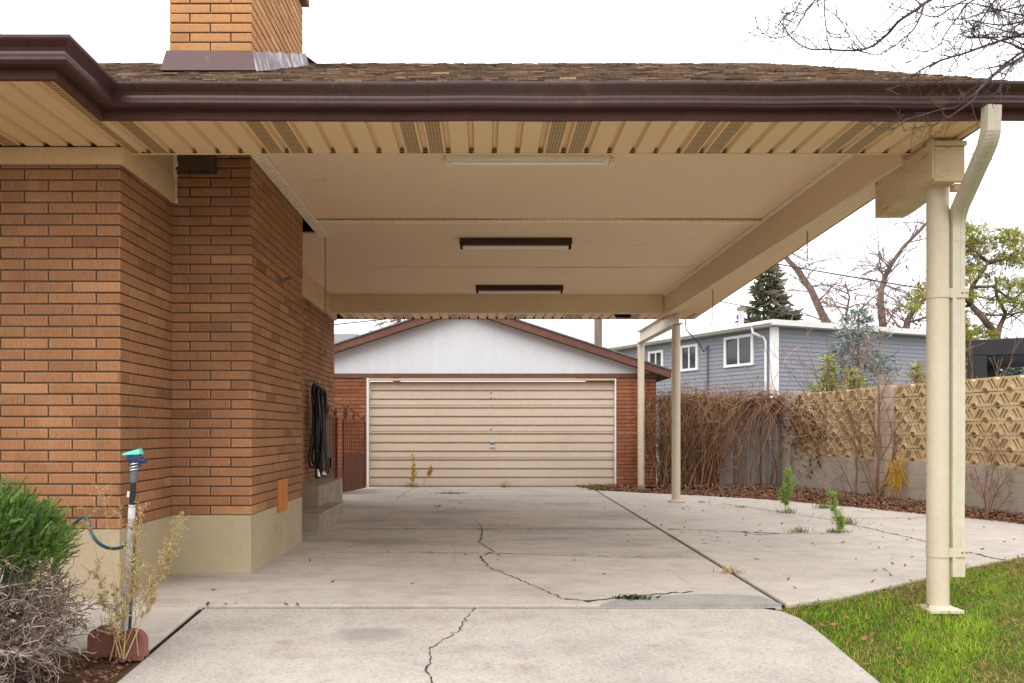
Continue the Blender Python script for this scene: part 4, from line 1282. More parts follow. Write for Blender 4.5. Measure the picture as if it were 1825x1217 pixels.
# ------------------------------------------------------------------ things under and beside the carport
def build_small():
    # steps at the side door
    s = thing('door_steps', 'stained concrete steps with a low tread and a landing against the brick side wall', 'steps', (-2.0, 10.2, G))
    mb = MB(); mb.box(XH + .001, -1.716, 9.05, 10.62, G - .05, -.876); mb.build('tread', 'step', s, bevel=.012)
    mb = MB(); mb.box(XH + .001, -1.905, 10.0, 11.70, G - .05, -.645); mb.build('landing', 'step', s, bevel=.012)

    # coiled hose on the wall
    h = thing('coiled_hose', 'long black hose hung in loops on the side wall above the landing', 'hose', (-2.25, 11.35, -.64))
    r = random.Random(21)
    mb = MB()
    for i in range(11):
        yc, xc = 11.33 + r.uniform(-.08, .08), -2.215 + .012 * i + r.uniform(-.01, .01)
        zt, zb = .62 - .008 * i, -.26 - r.uniform(0, .36)
        w = .10 + r.uniform(0, .14)
        tw = r.uniform(-.07, .1)
        pts = []
        for k in range(29):
            a = 2 * pi * k / 28
            z = (zt + zb) / 2 + (zt - zb) / 2 * cos(a)
            f = (zt - z) / (zt - zb)
            ww = w * (0.25 + 1.0 * f)
            pts.append((xc + tw * f * .6 + .02 * sin(3 * a), yc + ww * sin(a) + tw * f, z))
        mb.tube(pts, .0135, 7, cap=False)
    mb.tube([(-2.19, 11.3, .1), (-2.17, 11.25, -.3), (-2.15, 11.36, -.5), (-2.12, 11.4, -.58)], .0135, 7)
    o = mb.build('loop', 'black', h); smooth_by_angle(o)
    mb = MB()
    for a, b in (((-2.13, 11.38, -.50), (-2.10, 11.36, -.60)), ((-2.16, 11.26, -.50), (-2.15, 11.25, -.60)), ((-2.12, 11.28, -.56), (-2.08, 11.33, -.58))):
        mb.tube([a, b], [.02, .026], 10)
    mb.build('coupling', 'silver', h)
    mb = MB(); mb.tube([(XH - .005, 11.33, .66), (-2.25, 11.33, .67), (-2.2, 11.33, .655), (-2.16, 11.33, .64), (-2.15, 11.33, .675)], .010, 8); mb.build('hook', 'silver', h)

    # gates
    def gate(a, b, z0, z1, zpeak, grid, label):
        a, b = Vector((a[0], a[1], 0)), Vector((b[0], b[1], 0))
        g = thing('iron_gate', label, 'gate', (a.x, a.y, z0), 'brown iron gates standing open')
        P = lambda f, z: a.lerp(b, f) + Vector((0, 0, z))
        mb = MB()
        mb.bar(P(0, z0), P(0, z1), .03, .03); mb.bar(P(1, z0), P(1, z1), .03, .03)
        mb.bar(P(0, z1), P(1, z1), .03, .016); mb.bar(P(0, z0 + .02), P(1, z0 + .02), .03, .03)
        zm = z0 + (z1 - z0) * .52
        if grid:
            mb.bar(P(0, zm), P(1, zm), .022, .022)
        mb.build('frame', 'gate', g, bevel=.003)
        mb = MB()
        n = 11
        for i in range(1, n):
            mb.bar(P(i / n, z0), P(i / n, z1), .012, .012)
        if grid:
            for k in range(1, 9):
                z = zm + (z1 - zm) * k / 9
                mb.bar(P(0, z), P(1, z), .007, .007)
        mb.build('picket', 'gate', g)
        mb = MB()
        if grid:
            mb.bar(P(.01, (z0 + zm) / 2), P(.99, (z0 + zm) / 2), .006, zm - z0)
        else:
            mb.bar(P(.01, (z0 + z1) / 2 - .01), P(.62, (z0 + z1) / 2 - .01), .006, z1 - z0 - .05)
        mb.build('panel', 'gate', g)
        mb = MB()      # scrolls along the top
        zz = lambda f: zpeak + (z1 + .03 - zpeak) * f
        mb.tube([P(.04, z1), P(.03, (z1 + zpeak) / 2), P(.07, zpeak - .03), P(.14, zpeak), P(.22, zpeak - .03)], .012, 7)
        mb.tube([P(.18, zz(.1)), P(.5, zz(.48)), P(.94, z1 + .01)], .010, 7)
        for f, hgt in ((.12, .8), (.45, .5), (.93, .42)):
            c = P(f, z1 + hgt * (zpeak - z1) * .55)
            ring = [c + (b - a).normalized() * (.055 * cos(t) * (1 - t / 16)) + Vector((0, 0, hgt * .13 * sin(t) * (1 - t / 20) + .0)) for t in np.linspace(-1.5, 6.5, 20)]
            mb.tube(ring, .010, 6)
        mb.build('scroll', 'gate', g)
        mb = MB()
        c = P(.55, z0 + (z1 - z0) * .42)
        mb.box(c.x - .02, c.x + .04, c.y - .03, c.y + .03, c.z - .07, c.z + .07)
        if not grid:
            mb.build('latch', 'black', g, bevel=.004)
    gate((-2.25, 11.83), (-2.20, 12.95), -.955, .21, .50, False, 'dark brown iron gate folded against the house wall, nearer to the hose')
    gate((-2.34, 14.42), (-2.14, 15.60), -1.035, .172, .45, True, 'rusty brown iron gate with a grid upper half, beside the garage door')

    # hanging chains
    def chain(x, y, z0, z1, label, hook=False):
        t = thing('hanging_chain', label, 'chain', (x, y, z0), 'thin chains hanging from the carport')
        mb = MB()
        n = int((z1 - z0) / .026)
        for i in range(n):
            z = z1 - i * .026
            d = (.006, 0) if i % 2 else (0, .006)
            pts = [(x + d[0] * cos(a), y + d[1] * cos(a), z - .013 + .016 * sin(a)) for a in np.linspace(0, 2 * pi, 9)]
            mb.tube(pts, .0026, 4, cap=False)
        mb.build('link', 'steel_dark', t)
        mb = MB()
        mb.tube([(x + .02 * cos(a), y, z0 - .02 + .02 * sin(a)) for a in np.linspace(0, 2 * pi, 13)], .004, 5, cap=False)
        mb.build('ring', 'steel_dark', t)
    chain(-1.655, 9.03, 1.24, ZC - .02, 'rusty chain hanging down beside the chimney from the ceiling edge')
    chain(2.83, 7.48, 1.46, 1.742, 'short chain under the middle of the side beam')
    chain(2.83, 10.55, 1.33, 1.742, 'chain with a ring under the far end of the side beam')

    # sprinkler on a riser
    B = Vector((-1.81, 4.32, -1.16)); T = Vector((-1.752, 4.32, -.18))
    s = thing('riser_sprinkler', 'sprinkler with a turquoise top on a tall grey pipe in the planting bed', 'sprinkler', B)
    L = lambda f: B.lerp(T, f)
    mb = MB(); mb.tube([L(0), L(.80)], .0155, 14); o = mb.build('riser_pipe', 'pvc', s); smooth_by_angle(o)
    mb = MB(); mb.tube([L(.735), L(.79)], .0175, 14); mb.tube([L(.80), L(.805)], .0175, 14); o = mb.build('tape', 'tape', s); smooth_by_angle(o)
    mb = MB(); mb.tube([L(.80), L(.935)], .0145, 14); o = mb.build('pipe_wrap', 'black', s); smooth_by_angle(o)
    mb = MB(); mb.tube([L(.92), L(1.0)], .017, 14); o = mb.build('collar', 'sprinkle_grey', s); smooth_by_angle(o)
    mb = MB()
    for f in (.985, 1.0, 1.015):
        mb.tube([L(f) + Vector((.021 * cos(a), .021 * sin(a), .004 * cos(a))) for a in np.linspace(0, 2 * pi, 12)], .003, 5, cap=False)
    mb.build('spring', 'silver', s)
    mb = MB()
    mb.tube([L(1.0), T + Vector((0, 0, .03))], .014, 12)
    mb.bar(T + Vector((-.035, 0, .045)), T + Vector((.045, -.005, .040)), .024, .028)
    mb.bar(T + Vector((.028, -.004, .0)), T + Vector((.03, -.004, .07)), .014, .014)
    mb.bar(T + Vector((-.03, 0, .02)), T + Vector((.0, 0, .0)), .016, .016)
    mb.tube([T + Vector((.03, -.004, .028)), T + Vector((.062, -.012, .03))], [.010, .014], 10)
    mb.build('head', 'navy', s, bevel=.003)
    mb = MB()
    o0 = T + Vector((0, 0, .062))
    vs = [o0 + Vector(p) for p in ((-.062, -.014, -.004), (.036, -.026, 0), (.040, .022, 0), (-.060, .012, -.004), (-.055, -.008, .006), (.032, -.020, .030), (.035, .016, .030), (-.054, .008, .006))]
    mb.mesh(vs, [(0, 1, 2, 3), (4, 7, 6, 5), (0, 4, 5, 1), (1, 5, 6, 2), (2, 6, 7, 3), (3, 7, 4, 0)])
    mb.build('deflector', 'turquoise', s, bevel=.004)
    mb = MB(); mb.bar(L(.845) + Vector((-.018, -.01, 0)), L(.875) + Vector((-.016, -.01, 0)), .010, .012); mb.build('clip', 'tape', s)

    mb = MB()
    px = [(120, 945, 4.62), (138, 928, 4.60), (149, 922, 4.58), (158, 930, 4.56), (163, 950, 4.54), (176, 968, 4.50), (195, 977, 4.45), (214, 976, 4.41), (228, 968, 4.38), (238, 955, 4.36), (240, 985, 4.35),
          (237, 1030, 4.345), (233, 1085, 4.345), (230, 1130, 4.345), (226, 1160, 4.345)]
    P = [at(*p) for p in px]
    Q = []
    for i in range(len(P) - 1):
        p0, p1, p2, p3 = P[max(0, i - 1)], P[i], P[i + 1], P[min(len(P) - 1, i + 2)]
        for f in np.linspace(0, 1, 6)[:-1]:
            Q.append(.5 * ((2 * p1) + (p2 - p0) * f + (2 * p0 - 5 * p1 + 4 * p2 - p3) * f * f + (3 * p1 - p0 - 3 * p2 + p3) * f ** 3))
    mb.tube(Q, .0088, 8)
    o = mb.build('garden_hose', 'teal_hose'); smooth_by_angle(o)
    tag(o, 'teal garden hose arching from the juniper to the sprinkler pipe', 'hose')

    # red edging blocks
    for cx, y, w, h, lab in ((-1.925, 4.36, .062, .135, 'dark red edging block half hidden by the juniper, on the house side of the sprinkler'),
                             (-1.757, 4.30, .064, .135, 'worn red edging block with a rounded top at the corner of the driveway')):
        mb = MB()
        pts = [(-w, 0), (w, 0)] + [(w * cos(a), h * .62 + h * .38 * sin(a)) for a in np.linspace(0, pi, 15)]
        n = len(pts)
        vs = [(cx + u, y - .028, -1.155 + v) for u, v in pts] + [(cx + u, y + .028, -1.155 + v) for u, v in pts]
        vs = [(x, yy, z + .02) for x, yy, z in vs]
        mb.mesh(vs, [tuple(range(n)), tuple(range(2 * n - 1, n - 1, -1))] + [(i, (i + 1) % n, n + (i + 1) % n, n + i) for i in range(n)])
        o = mb.build('edging_block', 'edger', bevel=.008)
        tag(o, lab, 'edging block', 'red edging blocks by the bed')


# ------------------------------------------------------------------ boundary: fence, screen wall
WA, WD = Vector((5.83, 16.3)), Vector((.145, -.989)).normalized()


def wall_pt(s, z, off=0.0):
    n = Vector((-WD.y, WD.x)) * -1.0        # towards the driveway
    p = WA + WD * s + n * off
    return Vector((p.x, p.y, z))


def block_template(W, Hh, depth):
    cu = bpy.data.curves.new('block_outline', 'CURVE')
    cu.dimensions = '2D'; cu.fill_mode = 'BOTH'; cu.extrude = depth / 2
    g = .004
    r = .052
    outer = [(-W / 2 + g, g)] + [(-r, g)] + [(-r * cos(a), g + r * .92 * sin(a)) for a in np.linspace(.2, pi - .2, 11)] + [(r, g), (W / 2 - g, g)]
    rt = .042
    outer += [(W / 2 - g, Hh - g - rt * .8)] + [(W / 2 - g - rt * sin(a), Hh - g - rt * .8 * cos(a)) for a in np.linspace(.25, pi / 2 - .1, 5)] + [(W / 2 - g - rt * 1.05, Hh - g)]
    outer += [(-W / 2 + g + rt * 1.05, Hh - g)] + [(-W / 2 + g + rt * sin(a), Hh - g - rt * .8 * cos(a)) for a in np.linspace(pi / 2 - .1, .25, 5)] + [(-W / 2 + g, Hh - g - rt * .8)]
    loops = [outer]
    for s in (-1, 1):
        for (u0, v0, u1, v1, w) in ((.186, .036, .098, .158, .040), (.126, .032, .042, .148, .036)):
            d = Vector((u1 - u0, v1 - v0)).normalized(); m = Vector((-d.y, d.x)) * w / 2
            q = [(u0 + m.x, v0 + m.y), (u1 + m.x, v1 + m.y), (u1 - m.x, v1 - m.y), (u0 - m.x, v0 - m.y)]
            loops.append([(s * u, v) for u, v in q])
    for lp in loops:
        sp = cu.splines.new('POLY')
        sp.points.add(len(lp) - 1)
        for p, (x, y) in zip(sp.points, lp):
            p.co = (x, y, 0, 1)
        sp.use_cyclic_u = True
    ob = bpy.data.objects.new('tmp', cu)
    me = bpy.data.meshes.new_from_object(ob)
    V = [v.co.copy() for v in me.vertices]
    F = [tuple(p.vertices) for p in me.polygons]
    bpy.data.objects.remove(ob); bpy.data.curves.remove(cu); bpy.data.meshes.remove(me)
    n0 = len(V)          # raised half ring over the round opening
    A = np.linspace(.10, pi - .10, 12)
    zf = depth / 2
    for a in A:
        for rr_, z in ((.054, zf - .004), (.054, zf + .014), (.078, zf + .014), (.080, zf - .004)):
            V.append(Vector((rr_ * cos(a), g + rr_ * .92 * sin(a), z)))
    for i in range(len(A) - 1):
        for k in range(3):
            F.append((n0 + i * 4 + k, n0 + i * 4 + k + 1, n0 + i * 4 + k + 5, n0 + i * 4 + k + 4))
    F += [(n0, n0 + 1, n0 + 2, n0 + 3), tuple(len(V) - 4 + k for k in range(4))]
    return V, F


def build_boundary():
    w = thing('screen_block_wall', 'tan pierced block wall on a grey base course along the side of the yard', 'garden wall', wall_pt(4.5, G))
    W, Hh, Dp = .42, .19, .125
    V, F = block_template(W, Hh, Dp)
    z0 = -.445
    rr = random.Random(4)

    def panel(s0, s1):
        mb = MB()
        for row in range(6):
            off = (row % 2) * W / 2
            n = int((s1 - s0 + off) / W) + 1
            for k in range(-1, n + 1):
                c = s0 + k * W + off
                lo, hi = c - W / 2, c + W / 2
                if hi < s0 + .05 or lo > s1 - .05:
                    continue
                cl = lambda s: min(s1, max(s0, s))
                t = rr.random()
                dz = rr.uniform(-.002, .002)
                vs = [wall_pt(cl(c + v.x), z0 + row * Hh + v.y + dz, v.z) for v in V]
                mb.mesh(vs, F, 0, t)
        return mb.build('screen', 'breeze', w)
    panel(.38, 2.90); panel(3.32, 9.4)
    mb = MB()      # mortar beds behind the arrises
    for s0, s1 in ((.38, 2.90), (3.32, 9.4)):
        for row in range(1, 6):
            z = z0 + row * Hh
            a, b = wall_pt(s0, z), wall_pt(s1, z)
            if row in (2, 4):
                mb.bar(a, b, Dp - .012, .010)
    mb.build('mortar_bed', 'breeze_mortar', w)
    mb = MB()
    for s0, s1 in ((.2, 2.9), (3.32, 9.6)):
        n = int((s1 - s0) / .40)
        for row in range(4):
            zz0, zz1 = -1.22 + row * .195, -1.22 + (row + 1) * .195 - .006
            for k in range(n + 1):
                a = s0 + k * .40 - (.2 if row % 2 else 0)
                b = min(s1, a + .394); a = max(s0, a)
                if b - a > .03:
                    mb.bar(wall_pt(a, (zz0 + zz1) / 2), wall_pt(b, (zz0 + zz1) / 2), .20, zz1 - zz0)
        mb.bar(wall_pt(s0, -.83), wall_pt(s1, -.83), .192, .77)
    mb.build('base_course', 'base_block', w, bevel=.004)
    mb = MB()
    for k in range(10):
        za = -1.22 + k * .1925
        mb.bar(wall_pt(2.91, za + .094), wall_pt(3.31, za + .094), .26, .187)
    mb.build('pillar', 'pillar', w, bevel=.006)
    mb = MB()
    mb.bar(wall_pt(-.12, -.25), wall_pt(.36, -.25), .20, 1.98)
    mb.build('end_pillar', 'base_block', w, bevel=.006)

    f = thing('board_fence', 'weathered grey board fence under dead vines between garage and block wall', 'fence', (4.5, 16.5, G))
    r = random.Random(8)
    fy = lambda x: 16.62 - .02 * (x - 3.4)
    x = 3.42
    while x < 5.72:
        wd = r.uniform(.115, .15)
        mb = MB()
        h = .60 + r.uniform(-.05, .06)
        mb.box(x, x + wd - .008, fy(x), fy(x) + .022, G - .1, h, 0, r.random())
        mb.build('board', 'grey_wood', f)
        x += wd
    mb = MB()
    for z in (-.8, .35):
        mb.box(3.4, 5.75, 16.66, 16.70, z, z + .09)
    mb.build('rail', 'grey_wood', f)
    mb = MB(); mb.box(5.36, 5.46, 16.47, 16.57, G - .1, .68); mb.build('fence_post', 'grey_wood', f, bevel=.006)


def vine_mesh(tops, n, length, rng, out=.22, rad=(.004, .009), wob=.05, zmin=G, droop=1.0, lateral=0.25):
    """dry strands hanging over an edge; tops(rng) gives a start and the outward direction"""
    mb = MB()
    for _ in range(n):
        p, o, along = tops(rng)
        L = length * rng.uniform(.35, 1.15)
        pts = [p.copy()]
        d = (o * rng.uniform(.2, 1.0) + along * rng.gauss(0, .8) + Vector((0, 0, rng.uniform(-.3, .7)))).normalized()
        st = .085
        k = 0
        reach = 0.0
        while k * st < L:
            d = d + Vector((0, 0, -.20 * droop)) + along * rng.gauss(0, lateral) + o * rng.gauss(0, .16) + Vector((0, 0, rng.gauss(0, .12)))
            if reach > out and d.dot(o) > 0:
                d -= o * d.dot(o)
            if reach < 0.01 and d.dot(o) < 0:
                d -= o * d.dot(o)
            d.normalize()
            p = p + d * st
            reach += d.dot(o) * st
            if p.z < zmin + .01:
                p.z = zmin + rng.uniform(.01, .05)
                d = (o * .6 + along * rng.gauss(0, 1)).normalized()
            pts.append(p.copy())
            k += 1
        r = rng.uniform(*rad)
        if len(pts) > 2:
            mb.tube(pts, [r * (1 - .5 * i / len(pts)) for i in range(len(pts))], 3, 0, rng.random(), cap=False)
    return mb


def build_vines():
    r = random.Random(31)
    X = Vector((1, 0, 0)); O = Vector((0, -1, 0))

    def top_dense(g):
        x = g.uniform(3.38, 4.50)
        return Vector((x, 16.55 + g.uniform(-.12, .1), .56 + g.uniform(-1.1, .14) * (g.random() < .72) + g.uniform(-.04, .1))), O, X
    mb = vine_mesh(top_dense, 800, 1.0, r, out=.34, rad=(.0022, .006), lateral=.42, droop=.9)
    for _ in range(260):     # upright canes and side twigs standing in front of the boards
        x = r.uniform(3.38, 4.50) if r.random() < .94 else r.uniform(5.0, 5.6)
        p = Vector((x, 16.56 - r.uniform(.02, .42), G))
        grow(mb, p, Vector((r.gauss(0, .16), r.gauss(0, .08), 1)), r.uniform(.9, 1.95), r.uniform(.004, .010), 1, r, .10, 6, .38, .8, .0, 4, .0022, .25)
    for _ in range(90):
        x = r.uniform(3.38, 5.4)
        p = Vector((x, 16.5 - r.uniform(.0, .2), .55))
        grow(mb, p, Vector((r.gauss(0, .9), r.gauss(-.2, .3), .35)), r.uniform(.3, .7), .005, 1, r, .2, 4, .5, .9, .03, 4, .002, .2)
    o = mb.build('dead_vine', 'vine')
    tag(o, 'thick brown curtain of dead vine covering the fence next to the garage', 'vine', 'dead vines over the boundary')

    def top_thin(g):
        x = g.uniform(4.6, 5.85)
        return Vector((x, 16.52 + g.uniform(-.1, .1), .60 + g.uniform(-.06, .10))), O, X
    mb = vine_mesh(top_thin, 230, .5, r, out=.3, rad=(.003, .007), lateral=.6, droop=.6)
    def strip(g):
        x = g.choice((5.15, 5.3, 5.55, 5.6, 5.7)) + g.uniform(-.08, .08)
        return Vector((x, 16.5, .55)), O, X
    m2 = vine_mesh(strip, 85, 1.8, r, out=.2, lateral=.12)
    mb.mesh(m2.v, m2.f); mb.t[-len(m2.f):] = m2.t
    o = mb.build('dead_vine', 'vine')
    tag(o, 'loose dead vine trailing along the top of the grey fence boards', 'vine', 'dead vines over the boundary')

    al = Vector((WD.x, WD.y, 0)); nn = wall_pt(0, 0, 1.0) - wall_pt(0, 0, 0)

    def on_wall(g):
        s = g.uniform(.2, 1.7)
        return wall_pt(s, g.uniform(-.45, .70), .12), nn, al
    mb = vine_mesh(on_wall, 42, .9, r, out=.16, rad=(.003, .006), lateral=.5, droop=.5)
    pts, ds = [], []
    for _ in range(260):
        s = abs(r.gauss(.75, .42)); z = r.gauss(.10, .30) - .25 * (s - .7)
        if z < -.85 or z > .66:
            continue
        pts.append(tuple(wall_pt(s, z, r.uniform(.11, .22)))); ds.append((r.gauss(0, .5), -.5, -.8))
    q = leaf_cloud(pts, ds, 2, .07, .035, .5, NP)
    mb.quads(q, NP.uniform(0, .45, len(q)))
    for _ in range(46):      # long bare canes along the pierced blocks
        s = r.uniform(.1, 3.0)
        p = wall_pt(s, r.uniform(-.9, .5), .13)
        d = al * r.choice((-1, 1)) + Vector((0, 0, r.uniform(-.8, .8))) + nn * .1
        pp = wander(p, d, r.uniform(.5, 1.6), 9, .13, r)
        mb.tube(pp, .0045, 3, 0, r.random(), cap=False)
    o = mb.build('dead_vine', 'vine')
    tag(o, 'dead vine with clumps of dark curled leaves on the far end of the pierced wall', 'vine', 'dead vines over the boundary')


def build_saplings():
    r = random.Random(77)

    def sap(base, stems, label, depth=2, kids=6, rmin=.0022, bend=.07, spread=.55, mat='red_twig', group='bare saplings along the block wall', name='bare_sapling'):
        t = MB()
        for d, L, rad in stems:
            grow(t, Vector(base) + Vector((r.uniform(-.03, .03), r.uniform(-.03, .03), 0)), Vector(d), L, rad, depth, r, bend, kids, .5, spread, 0, 5, rmin, .25, up=.12)
        o = t.build(name, mat)
        tag(o, label, 'sapling', group)
        return o
    p = wall_pt(3.12, G - .05, .24)
    sap(p, [((.02, 0, 1), 2.2, .035), ((-.22, .1, 1), 2.1, .022), ((.22, -.1, 1), 2.2, .022), ((-.1, -.2, 1), 2.3, .018), ((.35, 0, 1), 1.9, .014), ((-.38, 0, 1), 1.9, .014)],
        'reddish bare sapling with many stems, in front of the wall pillar', 2, 8)
    sap(wall_pt(2.62, G - .05, .25), [((-.02, 0, 1), 1.5, .022), ((-.3, 0, 1), 1.1, .010)], 'thin single bare sapling left of the wall pillar', 2, 4)
    sap(wall_pt(4.75, G - .05, .25), [((.08, .05, 1), 1.9, .018), ((.3, 0, 1), 2.3, .014), ((.12, -.1, 1), 1.6, .010)], 'bare sapling with leaning stems just right of the front post', 2, 5)
    sap(wall_pt(5.55, G - .05, .30), [((-.35, .1, .9), .95, .013), ((.25, .1, .9), 1.0, .013), ((.05, -.3, .9), .9, .011), ((-.15, -.2, 1), .85, .010), ((.5, 0, .7), .8, .010)],
        'low twiggy bare bush against the base of the wall at the photo edge', 3, 5, .0018, .12, .8)
    sap((6.1, 14.9, -.2), [((.1, 0, 1), 2.0, .014), ((-.2, 0, 1), 1.8, .012), ((.3, .1, 1), 2.0, .012), ((-.45, 0, 1), 1.7, .010)], 'bare reddish shrub growing behind the pierced wall, left of its pillar', 2, 6)
    # long pale cane crossing in front of the pergola
    sap((8.1, 12.2, G), [((.25, -.35, 1), 2.7, .012), ((.0, .1, 1), 2.2, .010), ((.5, -.1, 1), 2.4, .009)], 'tall pale canes behind the wall, crossing the black pergola', 1, 5, bend=.05, mat='vine')
    # golden weed hanging at the pillar
    mb = MB()
    for _ in range(60):
        b = wall_pt(3.56 + r.gauss(0, .07), -.40 + r.uniform(-.28, .0), .16 + r.uniform(0, .1))
        pp = wander(b, (r.gauss(0, .12), r.gauss(0, .12), -1), r.uniform(.16, .5), 7, .18, r)
        mb.tube(pp, .0045, 3, 0, r.random(), cap=False)
    mb.tube([wall_pt(3.62, -.3, .14), wall_pt(3.6, -.8, .16), wall_pt(3.58, -1.08, .2)], .008, 4)
    tag(mb.build('golden_weed', 'gold'), 'golden yellow dead weed hanging beside the wall pillar', 'weed')


def weed(mb_mat, base, stems, label, name, cat='weed', group=None, tuft=60, leaf=.03, lw=.006, spread=.6, start=.25, thick=.0035, both=False):
    r = random.Random(hash(label) % 1000 if False else len(label) * 7)
    g = np.random.default_rng(len(label))
    mb = MB()
    for top, nb in stems:
        b, tpt = Vector(base) + Vector((r.gauss(0, .022), r.gauss(0, .03), 0)), Vector(top)
        mid = b.lerp(tpt, .5) + Vector((r.gauss(0, .02), r.gauss(0, .02), .0)) * (tpt - b).length
        pts = [b.lerp(mid, f) * (1 - f) + mid.lerp(tpt, f) * f for f in np.linspace(0, 1, 12)]
        mb.tube(pts, [thick * (1.2 - .8 * i / 11) for i in range(12)], 4, 0, r.random(), cap=False)
        P, D = [], []
        for i in range(nb):
            f = start + (1 - start) * (i + r.random()) / nb
            q = pts[min(10, int(f * 11))].lerp(pts[min(11, int(f * 11) + 1)], f * 11 % 1)
            d = (tpt - b).normalized() * .8 + Vector((r.gauss(0, 1), r.gauss(0, 1), r.gauss(0, .4))) * spread
            Lb = (tpt - b).length * r.uniform(.06, .17) * (1.25 - .7 * f)
            sub = wander(q, d, Lb, 4, .2, r)
            mb.tube(sub, thick * .32, 3, 0, r.random(), cap=False)
            for s in sub[1:]:
                for _ in range(max(1, tuft // max(1, nb))):
                    P.append(tuple(s + Vector((r.gauss(0, 1), r.gauss(0, 1), r.gauss(0, 1))) * Lb * .12)); D.append(tuple(d.normalized() * .5 + Vector((r.gauss(0, 1), r.gauss(0, 1), r.gauss(.2, 1))) * .6))
        if P:
            q = leaf_cloud(P, D, 1, leaf, lw, .4, g)
            mb.quads(q, g.uniform(0, 1, len(q)))
    o = mb.build(name, mb_mat, base=base)
    return tag(o, label, cat, group)


def ground_tuft(mat, base, n, h, w, label, name='grass_tuft', cat='tuft', group='tufts growing in the joints', flat=.6):
    g = np.random.default_rng(len(label) + n)
    P = np.array(base)[None] + np.concatenate([g.normal(0, w, (n, 2)) * np.array([[1, .35]]), np.zeros((n, 1))], axis=1)
    D = np.concatenate([g.normal(0, flat, (n, 2)), np.ones((n, 1))], axis=1)
    q = leaf_cloud(P, D, 1, h, .007, .15, g)
    mb = MB(); mb.quads(q, g.uniform(0, 1, n))
    return tag(mb.build(name, mat, base=base), label, cat, group)


